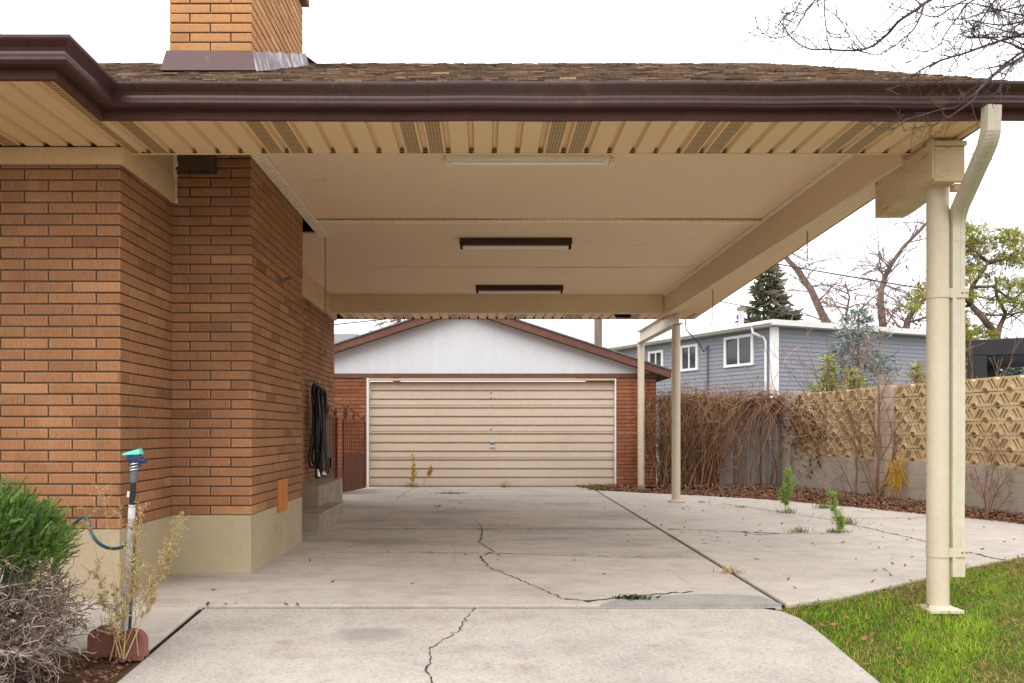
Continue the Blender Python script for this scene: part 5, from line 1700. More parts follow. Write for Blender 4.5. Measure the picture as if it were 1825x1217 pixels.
def build_weeds():
    Yw = 4.22
    A_ = lambda px, py, Y=Yw: at(px, py, Y)
    grp = 'dry straw weeds by the sprinkler'
    weed('straw', A_(222, 1172), [(A_(322, 924), 44), (A_(300, 985), 18)], 'dry straw weed leaning right with a feathery seed head, by the sprinkler', 'dry_weed', group=grp, tuft=300, leaf=.011, lw=.004, start=.35, thick=.0030)
    weed('straw', A_(212, 1175, 4.2), [(A_(182, 862, 4.2), 14), (A_(150, 905, 4.22), 4), (A_(216, 905, 4.2), 5)], 'tall thin straw weed with a curled open top, left of the sprinkler pipe', 'dry_weed', group=grp, tuft=46, leaf=.009, lw=.003, start=.8, thick=.0022, spread=1.2)
    weed('straw', A_(216, 1172, 4.23), [(A_(238, 935, 4.25), 26), (A_(252, 905, 4.25), 26)], 'bushy straw weed wrapped up the sprinkler pipe', 'dry_weed', group=grp, tuft=170, leaf=.013, lw=.004, start=.3, thick=.0026)
    weed('straw', A_(208, 1170, 4.25), [(A_(172, 1008, 4.25), 22), (A_(202, 1040, 4.2), 14), (A_(246, 1000, 4.2), 18)], 'short crooked straw weed with wilted leaves at the sprinkler base', 'dry_weed', group=grp, tuft=90, leaf=.018, lw=.005, start=.2, thick=.0028)

    b = Vector((*gpt(1402, 916), G))
    weed('green_weed', b, [(b + Vector((.02, 0, .56)), 70), (b + Vector((-.05, 0, .30)), 20)], 'tallest bright green feathery weed on the side slab, nearest the fence', 'tall_weed', group='tall green weeds on the side slab', tuft=230, leaf=.048, lw=.0075, start=.36, spread=1.1)
    b = Vector((*gpt(1491, 950), G))
    weed('green_weed', b, [(b + Vector((-.045, 0, .42)), 60), (b + Vector((.04, 0, .16)), 12)], 'slimmer bright green weed leaning a little, nearer the front post', 'tall_weed', group='tall green weeds on the side slab', tuft=170, leaf=.042, lw=.0075, start=.30, spread=1.1)
    b = Vector((*gpt(738, 869), G))
    weed('gold', b, [(b + Vector((-.05, 0, .62)), 16), (b + Vector((.0, 0, .42)), 10)], 'upright thin orange weed in front of the garage door', 'dry_weed', group='orange weeds at the garage door', tuft=80, leaf=.03, lw=.007, start=.2, thick=.006)
    b = Vector((*gpt(748, 869), G))
    weed('gold', b, [(b + Vector((.23, 0, .36)), 12)], 'leaning orange weed with a yellow tip in front of the garage door', 'dry_weed', group='orange weeds at the garage door', tuft=90, leaf=.04, lw=.010, start=.55, thick=.006)
    b = Vector((*gpt(1128, 1068), G + .004))
    g = np.random.default_rng(3)
    P = np.array(b)[None] + g.normal(0, 1, (120, 3)) * np.array([[.045, .02, .0]]) + np.array([[0, 0, .004]])
    q = leaf_cloud(P, np.concatenate([g.normal(0, 1, (120, 2)), np.ones((120, 1)) * .75], 1), 1, .026, .018, .2, g)
    mb = MB(); mb.quads(q, g.uniform(0, 1, len(q)))
    tag(mb.build('crack_weed', 'dark_weed', base=b), 'dark purple green weed rooted in the crack by the grey patch', 'weed')
    for px, py, n, h, w, mat, lab in (
            (1402, 914, 90, .06, .075, 'tuft', 'green tuft around the foot of the tallest weed'),
            (1491, 949, 80, .05, .07, 'tuft', 'green tuft around the foot of the slimmer weed'),
            (1505, 934, 110, .085, .06, 'tuft', 'rusty green tuft right of the slimmer green weed'),
            (1424, 949, 60, .06, .05, 'tuft', 'small brownish tuft alone on the crack across the side slab'),
            (1470, 906, 90, .085, .075, 'tuft', 'brown and green tuft farthest from the camera on the side slab'),
            (1320, 905, 30, .04, .05, 'tuft', 'tiny tuft on the slab joint between the rear post and tallest weed'),
            (1250, 896, 25, .04, .04, 'tuft', 'tiny tuft just right of the rear post'),
            (803, 880, 170, .035, .13, 'tuft', 'flat green patch of moss and grass in front of the garage door'),
            (735, 868, 60, .09, .05, 'tuft', 'tuft at the foot of the orange weeds'),
            (897, 869, 26, .16, .05, 'tuft', 'wispy green tuft under the middle of the garage door'),
            (1058, 873, 90, .13, .09, 'tuft', 'green tuft at the right bottom corner of the garage door'),
            (1303, 1021, 70, .055, .045, 'straw', 'dry straw tuft on the long joint, left of the lawn'),
            (780, 903, 30, .03, .04, 'tuft', 'tiny moss tuft on the driveway crack behind the steps')):
        b = Vector((*gpt(px, py), G + .002))
        ground_tuft(mat, tuple(b), n, h, w, lab)


def build_leaves():
    g = NP

    def quads(P, size, z_j):
        n = len(P)
        a = g.uniform(0, 2 * pi, n)
        u = np.stack([np.cos(a), np.sin(a), g.normal(0, .35, n)], 1) * (size * g.uniform(.6, 1.4, n))[:, None]
        v = np.stack([-np.sin(a), np.cos(a), g.normal(0, .35, n)], 1) * (size * .55 * g.uniform(.6, 1.3, n))[:, None]
        C = P + np.stack([np.zeros(n), np.zeros(n), g.uniform(0.004, z_j, n)], 1)
        return np.stack([C - u, C - v * .9, C + u, C + v * .9], 1)
    # under the wall and fence
    pts = []
    far = [(6.55, 9.0), (6.15, 10.2), (5.75, 11.0), (5.34, 11.85), (4.95, 12.6), (4.52, 13.3), (3.7, 14.1), (2.9, 14.7), (2.2, 15.4), (1.95, 16.2)]
    while len(pts) < 15000:
        y = g.uniform(8.8, 16.5)
        xw = WA.x + WD.x / -WD.y * (16.3 - y)
        xs = np.interp(-y, [-p[1] for p in far][::-1] if False else sorted([-p[1] for p in far]), [p[0] for p in sorted(far, key=lambda p: -p[1])])
        x = xs - .15 + abs(g.normal(0, 1)) * .35 if g.random() < .45 else g.uniform(xs - .05, xw)
        if x > xw - .05:
            continue
        pts.append((x, y, G - .02 + .05 * min(1, max(0, x - xs))))
    q = quads(np.array(pts), .024, .05)
    mb = MB(); mb.quads(q, g.uniform(0, 1, len(q)))
    tag(mb.build('leaf_litter', 'leaf_litter', base=(4.5, 13, G)), kind='stuff')
    # stray leaves on slabs and lawn
    P = []
    for _ in range(150):
        x, y = g.uniform(1.9, 5.6), g.uniform(5.4, 13)
        if any((x < 2 + (y - 5.3) * 1.3, )) and x < 6.4:
            P.append((x, y, G))
    for _ in range(40):
        P.append((g.uniform(-1.6, 1.8), g.uniform(5.4, 14), G))
    for px, py in ((1210, 968), (1200, 966), (1384, 1027), (1370, 975), (1235, 968), (1255, 969), (1405, 1034), (1625, 993), (1150, 1043), (690, 985), (1120, 955), (403, 1077), (420, 1077), (510, 1077), (530, 1078), (370, 1077), (380, 1053), (860, 960)):
        x, y = gpt(px, py)
        P.append((x, y, G))
    q = quads(np.array(P), .020, .012)
    mb = MB(); mb.quads(q, g.uniform(0, .5, len(q)))
    tag(mb.build('stray_leaves', 'leaf_litter', base=(2, 9, G)), kind='stuff')
    P = []
    while len(P) < 700:
        x, y = g.uniform(1.85, 5.5), g.uniform(3.2, 7.5)
        ye = np.interp(x, [p[0] for p in EDGE], [p[1] for p in EDGE])
        dd = ye - y
        if dd < .03 or g.random() > math.exp(-dd / .55) + .05:
            continue
        P.append((x, y, lawn_z(x, y) + g.uniform(.015, .04)))
    q = quads(np.array(P), .0165, .02)
    mb = MB(); mb.quads(q, g.uniform(.3, 1, len(q)))
    tag(mb.build('lawn_leaves', 'leaf_litter', base=(3, 5, G)), kind='stuff')
    P = np.stack([g.uniform(-2.9, -1.72, 1800), g.uniform(3.3, 4.40, 1800), np.full(1800, -1.125)], 1)
    P[:, 2] = np.array([apron_z(0, b_) for b_ in P[:, 1]]) - .008
    q = quads(P, .013, .03)
    mb = MB(); mb.quads(q, g.uniform(0, 1, len(q)))
    tag(mb.build('bed_litter', 'leaf_litter', base=(-2.3, 4, G)), kind='stuff')


def build_grass():
    g = np.random.default_rng(2)
    N = 290000
    x = g.uniform(1.80, 8.4, N); y = g.uniform(2.2, 8.4, N)
    ye = np.interp(x, [p[0] for p in EDGE], [p[1] for p in EDGE])
    keep = (y < ye - .006 + g.uniform(-.02, .014, N)) & ~((x < 1.868 + g.uniform(-.02, .03, N)) & (y < 4.85)) & ~((x < 1.86 - (y - 4.85) * .35) & (y >= 4.85)) & ((x < .66 * y + .45) | ((x < 1.0 * y + 2.0) & (g.random(N) < .35)))
    x, y = x[keep], y[keep]
    n = len(x)
    z = lawn_z(0, 0) + np.array([lawn_z(a, b) for a, b in zip(x, y)]) - lawn_z(0, 0)
    # clumps: bare and long places, straw near the slab edge
    def lump(sx, sy, ph):
        return np.sin(x * sx + ph) * np.sin(y * sy + ph * 1.7) + .6 * np.sin(x * sx * 2.3 - y * sy * 1.9 + ph)
    lm = lump(3.1, 2.6, .4) + .6 * lump(8.3, 7.1, 2.1)
    edge = np.exp(-(np.interp(x, [p[0] for p in EDGE], [p[1] for p in EDGE]) - y) / .30)
    tint = np.clip(.64 + .24 * lm - .38 * edge + g.normal(0, .18, n), 0, 1)
    tint[g.random(n) < .055] = g.uniform(0, .2)
    h = .043 * (1 + .22 * lm) * g.uniform(.55, 1.35, n) * (1 - .25 * edge)
    h = np.clip(h, .012, .075)
    a = g.uniform(0, 2 * pi, n)
    lean = g.uniform(.2, 1.5, n)
    d = np.stack([np.cos(a) * lean, np.sin(a) * lean, np.ones(n)], 1); d /= np.linalg.norm(d, axis=1, keepdims=True)
    s = np.stack([-np.sin(a), np.cos(a), np.zeros(n)], 1) * (g.uniform(.0012, .0026, n))[:, None]
    B = np.stack([x, y, z - .004], 1)
    M_ = B + d * (h * .55)[:, None]
    T = B + d * h[:, None] + np.stack([np.cos(a), np.sin(a), np.full(n, -.35)], 1) * (h * .35 * lean)[:, None]
    Q1 = np.stack([B - s, B + s, M_ + s * .8, M_ - s * .8], 1)
    Q2 = np.stack([M_ - s * .8, M_ + s * .8, T + s * .15, T - s * .15], 1)
    mb = MB(); mb.quads(np.concatenate([Q1, Q2]), np.concatenate([tint, tint]))
    tag(mb.build('grass', 'blade', base=(3, 5, G)), kind='stuff')


def build_juniper():
    j = thing('juniper_shrub', 'juniper shrub with bright green top and bare grey dead branches below', 'shrub', (-2.40, 3.90, -1.14))
    r = random.Random(12)
    g = np.random.default_rng(12)
    P, D = [], []
    dx = -.07
    cs = [((-2.52, 3.95, -.60), (.62, .55, .38), 1500), ((-2.20, 3.90, -.50), (.31, .32, .22), 700), ((-2.36, 3.62, -.55), (.28, .22, .30), 560), ((-2.10, 3.98, -.52), (.24, .24, .14), 340),
          ((-2.60, 3.60, -.70), (.30, .2, .32), 480), ((-2.24, 3.75, -.83), (.07, .07, .13), 60), ((-2.01, 3.95, -.585), (.18, .1, .035), 80), ((-2.36, 3.58, -.86), (.12, .08, .10), 80)]
    for c, R, n in cs:
        for _ in range(int(n * 1.6)):
            v = Vector((r.gauss(0, 1), r.gauss(0, 1), r.gauss(0, 1))).normalized()
            if v.z < -.55:
                v.z *= -.6
            f = r.uniform(.62, 1.0)
            P.append((c[0] + dx + v.x * R[0] * f, c[1] + v.y * R[1] * f, c[2] + v.z * R[2] * f))
            D.append((v.x * .6 + r.gauss(.10, .3), v.y * .6 + r.gauss(-.1, .3), abs(v.z) * .5 + .5 + r.gauss(0, .3)))
    q = sprays(P, D, 22, .088, .0165, .0062, g, fan=.75)
    t = np.repeat(np.clip(g.normal(.50, .17, len(P)), 0, .82), 22)
    bl = np.repeat(g.random(len(P)) < .13, 22)
    t[bl] = 1.0
    mb = MB(); mb.quads(q, np.clip(t + g.normal(0, .07, len(t)), 0, 1))
    mb.build('foliage', 'juniper', j)
    mb = MB()
    root = Vector((-2.45, 3.95, -1.16))
    for i in range(30):
        a = r.uniform(0, 2 * pi)
        e = Vector((cos(a) * .8 + .25, sin(a) * .6 - .15, r.uniform(.05, .9)))
        grow(mb, root + Vector((r.uniform(-.2, .15), r.uniform(-.15, .1), r.uniform(-.02, .25))), e, r.uniform(.45, .72), r.uniform(.009, .017), 3, r, .20, 5, .55, .85, -.02, 5, .0022, .2)
    mb.build('dead_branch', 'dead_twig', j)
    mb = MB()      # fine dead twigs in the lower half, towards the driveway
    for _ in range(620):
        v = Vector((r.gauss(0, 1), r.gauss(0, 1), r.gauss(0, 1))).normalized()
        c = Vector((-2.18, 3.86, -.86)) if r.random() < .65 else Vector((-2.40, 3.64, -.98))
        p = c + Vector((v.x * .32, v.y * .26, v.z * .25)) * r.uniform(.45, 1.0)
        if p.z < -1.17:
            p.z = -1.15
        grow(mb, p, Vector((v.x * .9 + .25, v.y * .7 - .25, r.gauss(.1, .5))), r.uniform(.10, .22), r.uniform(.0028, .0048), 1, r, .28, 4, .6, .9, 0, 4, .0016, .1)
    mb.build('twig', 'dead_twig', j)


# ------------------------------------------------------------------ the tree hanging into the picture
def build_overhang():
    r = random.Random(5)
    t = thing('bare_street_tree', 'bare tree whose thin drooping twigs hang in front of the gutter at the upper corner', 'tree', (6.6, 4.6, lawn_z(6, 4.6)))
    mb = MB()
    base = Vector((6.6, 4.6, lawn_z(6, 4.6) - .05))
    fork = Vector((6.35, 4.6, 2.3))
    mb.tube([base, base + Vector((-.02, 0, .25)), Vector((6.5, 4.6, .6)), fork], [.20, .155, .135, .115], 14)
    mb.build('trunk', 'trunk_bark', t, smooth=True)
    mb = MB()
    mb.tube([fork, Vector((5.6, 4.55, 3.2)), Vector((4.7, 4.5, 3.3)), Vector((4.0, 4.5, 3.0)), Vector((3.55, 4.48, 2.75))], [.10, .07, .05, .032, .02], 9, 0, .5)
    mb.tube([fork, Vector((5.8, 4.6, 2.75)), Vector((4.6, 4.55, 2.65)), Vector((3.6, 4.52, 2.35)), Vector((3.2, 4.5, 2.22))], [.08, .055, .035, .02, .013], 8, 0, .5)
    mb.tube([fork, Vector((6.6, 5.2, 3.6)), Vector((7.2, 6.2, 5.0))], [.09, .06, .02], 9, 0, .5)
    mb.tube([fork, Vector((6.9, 4.0, 3.7)), Vector((7.6, 3.0, 5.2))], [.09, .06, .02], 9, 0, .5)
    mb.build('limb', 'bark', t, smooth=True)
    C = lambda x, y: (1320 + x / 3.614, y / 3.614)
    hubA, hubB = Vector((3.55, 4.48, 2.75)), Vector((3.2, 4.5, 2.22))
    limbs = [
        (hubA, [(1900, -190), (1480, -110), (1220, 0), (1130, 62), (1020, 135), (960, 205), (910, 250), (850, 296), (760, 322), (650, 324), (560, 318), (460, 318), (390, 290), (330, 245), (290, 190), (250, 130)], 4.45, .0062),
        (hubA, [(1700, -230), (1300, -60), (1190, 20), (1165, 90), (1120, 180), (1060, 240), (980, 300), (880, 352), (800, 336), (750, 322)], 4.3, .004),
        (hubB, [(1980, 150), (1825, 215), (1700, 252), (1560, 300), (1450, 340), (1330, 375), (1250, 405), (1130, 470), (1080, 520), (1010, 555), (935, 580)], 4.42, .0056),
        (hubB, [(1990, 250), (1825, 360), (1700, 432), (1600, 512), (1500, 612), (1440, 655), (1380, 692), (1290, 705), (1200, 732), (1060, 775), (980, 830), (860, 835)], 4.28, .0056),
        (hubB, [(1960, 290), (1825, 330), (1720, 400), (1650, 460), (1560, 540), (1500, 640), (1420, 700), (1330, 760), (1240, 800), (1100, 828)], 4.22, .0046),
        (hubB, [(1960, 280), (1825, 318), (1740, 280), (1600, 246), (1480, 240), (1400, 215)], 4.5, .0058),
        (hubA, [(1500, -300), (900, -160), (560, -60), (480, 0), (430, 62), (380, 142), (340, 202), (280, 236), (210, 245), (120, 236), (40, 203)], 4.5, .0034),
        (hubA, [(1400, -280), (800, -150), (450, -40), (390, 0), (350, 82), (320, 132), (270, 186), (200, 236), (150, 215), (107, 172)], 4.55, .0028),
        (hubA, [(1500, -260), (900, -120), (620, -30), (545, 0), (545, 130), (560, 200), (592, 236), (690, 240), (700, 225), (640, 130), (610, 98)], 4.4, .0028),
        (hubA, [(1900, -160), (1720, -60), (1640, 0), (1560, 112), (1500, 192), (1440, 262), (1405, 330), (1350, 410)], 4.35, .004),
        (hubB, [(1950, -40), (1825, 30), (1700, 62), (1560, 84), (1450, 120), (1330, 128), (1220, 180)], 4.55, .004),
        (hubA, [(1900, -150), (1600, -40), (1450, 0), (1340, 60), (1250, 110), (1120, 72), (1000, 40), (940, 0)], 4.6, .004),
        (hubB, [(1950, 60), (1825, 130), (1700, 160), (1580, 150), (1480, 130), (1400, 160), (1330, 110)], 4.32, .0038),
        (hubA, [(1400, -240), (760, -100), (500, 5), (440, 55), (390, 95), (330, 95), (262, 80)], 4.48, .0026),
        (hubA, [(1900, -120), (1500, 0), (1400, 110), (1320, 215), (1280, 290), (1180, 330), (1050, 310), (1030, 280)], 4.25, .0034),
        (hubB, [(1960, 340), (1825, 365), (1740, 430), (1690, 520), (1640, 600), (1540, 625)], 4.38, .0036),
    ]
    for _ in range(8):
        x0, y0 = 1960, r.uniform(-150, 330)
        L, a = r.uniform(420, 900), radians(r.uniform(150, 200))
        cpx = [(x0, y0)]
        for k in range(6):
            a += r.gauss(-.03, .16)
            cpx.append((cpx[-1][0] + L / 6 * cos(a), cpx[-1][1] + L / 6 * sin(a) * .9))
        limbs.append((hubA if y0 < 50 else hubB, cpx, r.uniform(4.25, 4.65), r.uniform(.0026, .0042)))
    tw = MB()
    for hub, cp, Y, rad in limbs:
        pts = []
        for i, (x, y) in enumerate(cp):
            px, py = C(x, y)
            pts.append(at(px, py, Y + .10 * sin(i * .9 + Y * 40) - .012 * i))
        pts = [hub] + pts
        # smooth the path
        Q = []
        for i in range(len(pts) - 1):
            p0, p1, p2, p3 = pts[max(0, i - 1)], pts[i], pts[i + 1], pts[min(len(pts) - 1, i + 2)]
            for f in (0, .25, .5, .75):
                Q.append(.5 * ((2 * p1) + (p2 - p0) * f + (2 * p0 - 5 * p1 + 4 * p2 - p3) * f * f + (3 * p1 - p0 - 3 * p2 + p3) * f ** 3))
        Q.append(pts[-1])
        n = len(Q)
        R = [max(.0018, 1.45 * rad * (1 - .78 * i / n)) for i in range(n)]
        R[0] = rad * 1.9
        tw.tube(Q, R, 6, 0, r.random(), cap=False)
        for i in range(3, n - 1):
            if r.random() < .52:
                d = (Q[i + 1] - Q[i]).normalized()
                s = Vector((r.gauss(0, 1), r.gauss(0, .8), r.gauss(.25, 1))); s = (s - d * s.dot(d)).normalized()
                L = r.uniform(.05, .22) * (1.15 - .5 * i / n)
                grow(tw, Q[i], d * .7 + s * .75, L, max(.0013, R[i] * .55), 1 if r.random() < .75 else 0, r, .20, 3, .55, .75, -.03, 4, .0015, .25)
                # bud
                tw.tube([Q[i] + s * R[i], Q[i] + s * (R[i] + .006) + d * .004], [.0030, .0012], 4, 0, .3)
    tw.build('twig', 'bark', t)


# ------------------------------------------------------------------ beyond the boundary
HC, HU, HV = Vector((10.4, 30.6)), Vector((-.419, .908)), Vector((.908, .419))


def build_blue_house():
    h = thing('blue_house', 'blue grey sided house with white trim and low white roof behind the fence', 'house', (HC.x, HC.y, -1.3))
    z0, z1 = -1.3, 3.72
    LU, LV = 11.4, 8.9
    out_u = Vector((-HV.x, -HV.y))        # outwards from the face that runs along HU
    out_v = Vector((HU.x * -1, HU.y * -1))

    def P(base, d, t, z, out, o):
        q = base + d * t + out * o
        return Vector((q.x, q.y, z))
    mb = MB()
    lap = .155
    n = int((z1 - z0) / lap)
    for d, L, out in ((HU, LU, out_u), (HV, LV, out_v)):
        for k in range(n + 1):
            za, zb = z0 + k * lap, min(z1, z0 + (k + 1) * lap)
            if zb - za < .01:
                continue
            mb.face([P(HC, d, 0, za, out, .022), P(HC, d, L, za, out, .022), P(HC, d, L, zb, out, .0), P(HC, d, 0, zb, out, .0)])
            mb.face([P(HC, d, 0, za, out, .022), P(HC, d, L, za, out, .022), P(HC, d, L, za, out, -.004), P(HC, d, 0, za, out, -.004)])
    q = HC + HU * LU; w = HC + HV * LV; e = q + HV * LV
    mb.face([(q.x, q.y, z0), (e.x, e.y, z0), (e.x, e.y, z1), (q.x, q.y, z1)])
    mb.face([(w.x, w.y, z0), (e.x, e.y, z0), (e.x, e.y, z1), (w.x, w.y, z1)])
    mb.build('siding', 'blue_siding', h)
    mb = MB()
    c = HC + out_u * .03 + out_v * .03
    up = Vector((0, 0, 1))
    mb.bar((c.x, c.y, z0), (c.x, c.y, z1 - .02), .22, .22, up=Vector((HU.x, HU.y, 0)))
    mb.build('corner_trim', 'white_trim', h)
    mb = MB()
    cw = w + out_v * .02
    mb.bar((cw.x, cw.y, z0), (cw.x, cw.y, z1 - .02), .16, .16, up=Vector((HU.x, HU.y, 0)))
    mb.build('corner_trim', 'white_trim', h)
    # roof slab with fascia and gutter
    ov = .42
    a = HC + out_u * ov + out_v * ov
    b = HC + HU * (LU + 3.2) + out_u * ov
    c2 = HC + HV * (LV + .5) + out_v * ov
    d2 = b + HV * (LV + .9)
    mb = MB(); mb.prism([(a.x, a.y), (c2.x, c2.y), (d2.x, d2.y), (b.x, b.y)], z1 + .0, z1 + .20)
    cen = (a + d2) / 2
    top = [(p.x, p.y, z1 + .2) for p in (a, c2, d2, b)]
    for i in range(4):
        mb.face([top[i], top[(i + 1) % 4], (cen.x, cen.y, z1 + .55)])
    mb.build('roof', 'flat_roof', h, bevel=.01)
    mb = MB()
    g0, g1 = HC + out_u * (ov + .05) + out_v * (ov - .1), b + out_u * .05
    mb.bar((g0.x, g0.y, z1 + .12), (g1.x, g1.y, z1 + .12), .11, .13)
    mb.build('gutter', 'white_trim', h, bevel=.02)
    mb = MB()
    p = lambda t, o, z: P(HC, HU, t, z, out_u, o)
    mb.tube([p(.62, .47, z1 + .08), p(.60, .44, z1 - .18), p(.40, .12, z1 - .36), p(.34, .08, z1 - .5), p(.34, .08, z0)], .05, 8)
    mb.build('downspout', 'white_trim', h)
    # windows of the long face: frame, sash bar, panes
    for t0, t1, za, zb in ((1.02, 2.574, 2.42, 3.58), (4.17, 5.24, 2.44, 3.50), (6.45, 7.45, 2.64, 3.45)):
        mb = MB()
        fw = .10
        for (ta, tb, zc, zd) in ((t0 - .02, t1 + .02, zb - fw, zb), (t0 - .02, t1 + .02, za, za + fw), (t0 - .02, t0 + fw, za + fw, zb - fw), (t1 - fw, t1 + .02, za + fw, zb - fw)):
            mb.bar(p((ta + tb) / 2, .03, zc), p((ta + tb) / 2, .03, zd), tb - ta, .10, up=Vector((out_u.x, out_u.y, 0)))
        fr = mb.build('window', 'white_trim', h)
        mb = MB(); tm = (t0 + t1) / 2
        mb.bar(p(tm, .03, za + fw), p(tm, .03, zb - fw), .075, .07, up=Vector((out_u.x, out_u.y, 0)))
        mb.build('mullion', 'white_trim', fr)
        mb = MB()
        mb.face([p(t0 + .08, .034, za + .08), p(t1 - .08, .034, za + .08), p(t1 - .08, .034, zb - .08), p(t0 + .08, .034, zb - .08)])
        mb.build('pane', 'glass', fr)
    # flue, conduit, meter
    f = at(1321, 575, 34.0)
    mb = MB(); mb.cyl(f.x, f.y, z1 + .1, z1 + 1.05, .11, 16); o = mb.build('flue', 'silver', h); smooth_by_angle(o)
    mb = MB(); mb.cyl(f.x, f.y, z1 + 1.05, z1 + 1.18, .17, 16); mb.build('flue_cap', 'cap', o)
    mb = MB(); mb.tube([p(3.55, .07, z1 - .35), p(3.55, .07, .3)], .035, 8); mb.build('conduit', 'sprinkle_grey', h)
    mb = MB()
    A_, B_ = p(3.55, .12, z1 - .4), Vector((6.2, 29.0, 4.6))
    mb.tube([A_ + Vector((0, 0, -.05)), A_ + Vector((-.15, -.2, -.22)), A_ + Vector((-.4, -.4, .1)), A_ + Vector((-1.0, -.9, .55)), A_.lerp(B_, .6) + Vector((0, 0, .35)), B_ + Vector((0, 0, .5))], .022, 5)
    mb.build('service_cable', 'wire', h)
    mb = MB()
    q0 = p(3.45, .3, 1.15)
    mb.bar(p(3.40, .25, 1.05), p(3.85, .30, 1.42), .12, .10)
    tag(mb.build('yellow_pole_end', 'yellow'), 'short yellow object sticking up behind the vine covered fence', 'yellow marker')


def build_far():
    # grey roofed house behind the garage
    h = thing('grey_roofed_house', 'distant house with grey shingle roof and white gable behind the garage', 'house', (-10, 44, -1.2))
    mb = MB(); mb.box(-17, -6.62, 40.3, 47.7, -1.2, 3.5); mb.build('wall', 'white_trim', h)
    mb = MB()
    xr_, xl = -6.35, -17.3
    z_r, z_e, t = 4.98, 3.55, .12
    for ya, yb in ((44.0, 39.9), (44.0, 48.1)):
        mb.mesh([(xl, ya, z_r), (xr_, ya, z_r), (xr_, yb, z_e), (xl, yb, z_e), (xl, ya, z_r - t), (xr_, ya, z_r - t), (xr_, yb, z_e - t), (xl, yb, z_e - t)],
                [(0, 1, 2, 3), (4, 5, 6, 7), (1, 2, 6, 5), (2, 3, 7, 6), (0, 3, 7, 4)])
    mb.build('roof', 'grey_shingle', h)
    mb = MB(); mb.face([(-6.61, 40.3, 3.45), (-6.61, 47.7, 3.45), (-6.61, 44, 4.85)]); mb.build('gable', 'white_trim', h)

    # utility pole and wires
    u = thing('utility_pole', 'weathered wooden utility pole standing behind the garage roof', 'utility pole', (4.04, 30, -1.25))
    mb = MB(); mb.cyl(4.04, 30, -1.25, 9.2, .155, 14, r1=.12); o = mb.build('pole', 'pole_wood', u); smooth_by_angle(o)
    mb = MB(); mb.bar((2.9, 30.12, 8.6), (5.2, 30.12, 8.6), .1, .12); mb.build('crossarm', 'pole_wood', u)

    def wire(a, b, sag, r, label):
        a, b = Vector(a), Vector(b)
        mb = MB()
        mb.tube([a.lerp(b, f) - Vector((0, 0, sag * 4 * f * (1 - f))) for f in np.linspace(0, 1, 25)], r, 5)
        tag(mb.build('overhead_wire', 'wire'), label, 'wire', 'overhead wires')
    wire(at(1200, 436, 31), at(2150, 588, 22), .12, .022, 'overhead wire running above the blue house past the pine')
    wire(at(1150, 508, 33), at(1420, 562, 32), .05, .018, 'thin lower wire just above the white roof of the blue house')
    wire(at(1380, 215, 16), at(1760, -160, 6.5), .0, .0045, 'upper one of two slanting wires over the carport roof')
    wire(at(1398, 215, 16), at(1779, -160, 6.5), .0, .0045, 'lower one of two slanting wires over the carport roof')
    wire(at(300, 604, 25), at(760, 560, 26), .05, .018, 'thin wire over the grey roofed house, left of the garage ridge')

    # spruce
    r = random.Random(15); g = np.random.default_rng(15)

    def conifer(name, label, cat, base, height, rad, mat, n_tiers, dens, leaf, lw, group=None, zlow=.1, sparse=0.0, droop=.15, tr=.16):
        t = thing(name, label, cat, base, group)
        b = Vector(base)
        mb = MB(); mb.tube([b, b + Vector((0, 0, height * .97))], [tr, .02], 8); mb.build('trunk', 'trunk_bark', t)
        P, D = [], []
        mb = MB()
        for i in range(n_tiers):
            f = zlow + (1 - zlow) * (i + .5) / n_tiers
            R = rad * (1 - f) ** .8 * r.uniform(.75, 1.15) + .04 * rad
            for k in range(r.randint(5, 8)):
                if r.random() < sparse:
                    continue
                a = r.uniform(0, 2 * pi)
                d = Vector((cos(a), sin(a), -droop + .25 * f + r.gauss(0, .1)))
                L = R * r.uniform(.6, 1.2)
                p0 = b + Vector((0, 0, height * f))
                pts = [p0 + d * L * s + Vector((0, 0, .10 * L * s * s)) for s in np.linspace(0, 1, 6)]
                mb.tube(pts, [tr * .16 * (1.1 - s) for s in np.linspace(0, 1, 6)], 3, 0, .5, cap=False)
                m = max(3, int(dens * L / rad))
                for _ in range(m):
                    s = r.uniform(.12, 1.0)
                    q = p0 + d * L * s + Vector((0, 0, .10 * L * s * s))
                    w = Vector((-d.y, d.x, 0)) * r.gauss(0, .20) * L * (1.1 - .5 * s)
                    P.append(tuple(q + w + Vector((0, 0, r.gauss(0, .03) * rad)))); D.append(tuple(d * .8 + w * 1.2 / max(L, .01) + Vector((0, 0, r.gauss(0, .35)))))
        mb.build('branch', 'far_twig', t)
        q = leaf_cloud(P, D, 3, leaf, lw, .45, g)
        mb = MB(); mb.quads(q, np.clip(np.repeat(g.uniform(0, 1, len(P)), 3) + g.normal(0, .12, len(q)), 0, 1))
        mb.build('foliage', mat, t)
        return t
    b = at(1372, 768, 46); conifer('spruce_tree', 'dark green spruce with an open tip behind the blue house roof', 'tree', (b.x, 46, -1.3), 10.2, 3.3, 'spruce', 16, 55, .5, .16, tr=.2)
    b = at(1530, 768, 19.5); conifer('weeping_cedar', 'sparse blue grey conifer in front of the blue house siding', 'tree', (b.x, 19.5, -1.3), 4.1, 2.1, 'blue_spruce', 19, 95, .14, .026, sparse=.2, droop=.35, tr=.06)
    b = at(1475, 768, 18.5); conifer('young_conifer', 'small yellow green conifer with drooping tips, behind the left wall panel', 'tree', (b.x, 18.5, -1.3), 2.95, .72, 'cedar', 13, 60, .15, .025, 'young conifers behind the wall', droop=.4, tr=.04)
    b = at(1520, 768, 17.8); conifer('young_conifer', 'small bushy green conifer at the foot of the blue grey one', 'tree', (b.x, 17.8, -1.3), 2.6, .75, 'cedar', 12, 55, .15, .025, 'young conifers behind the wall', droop=.1, tr=.04)
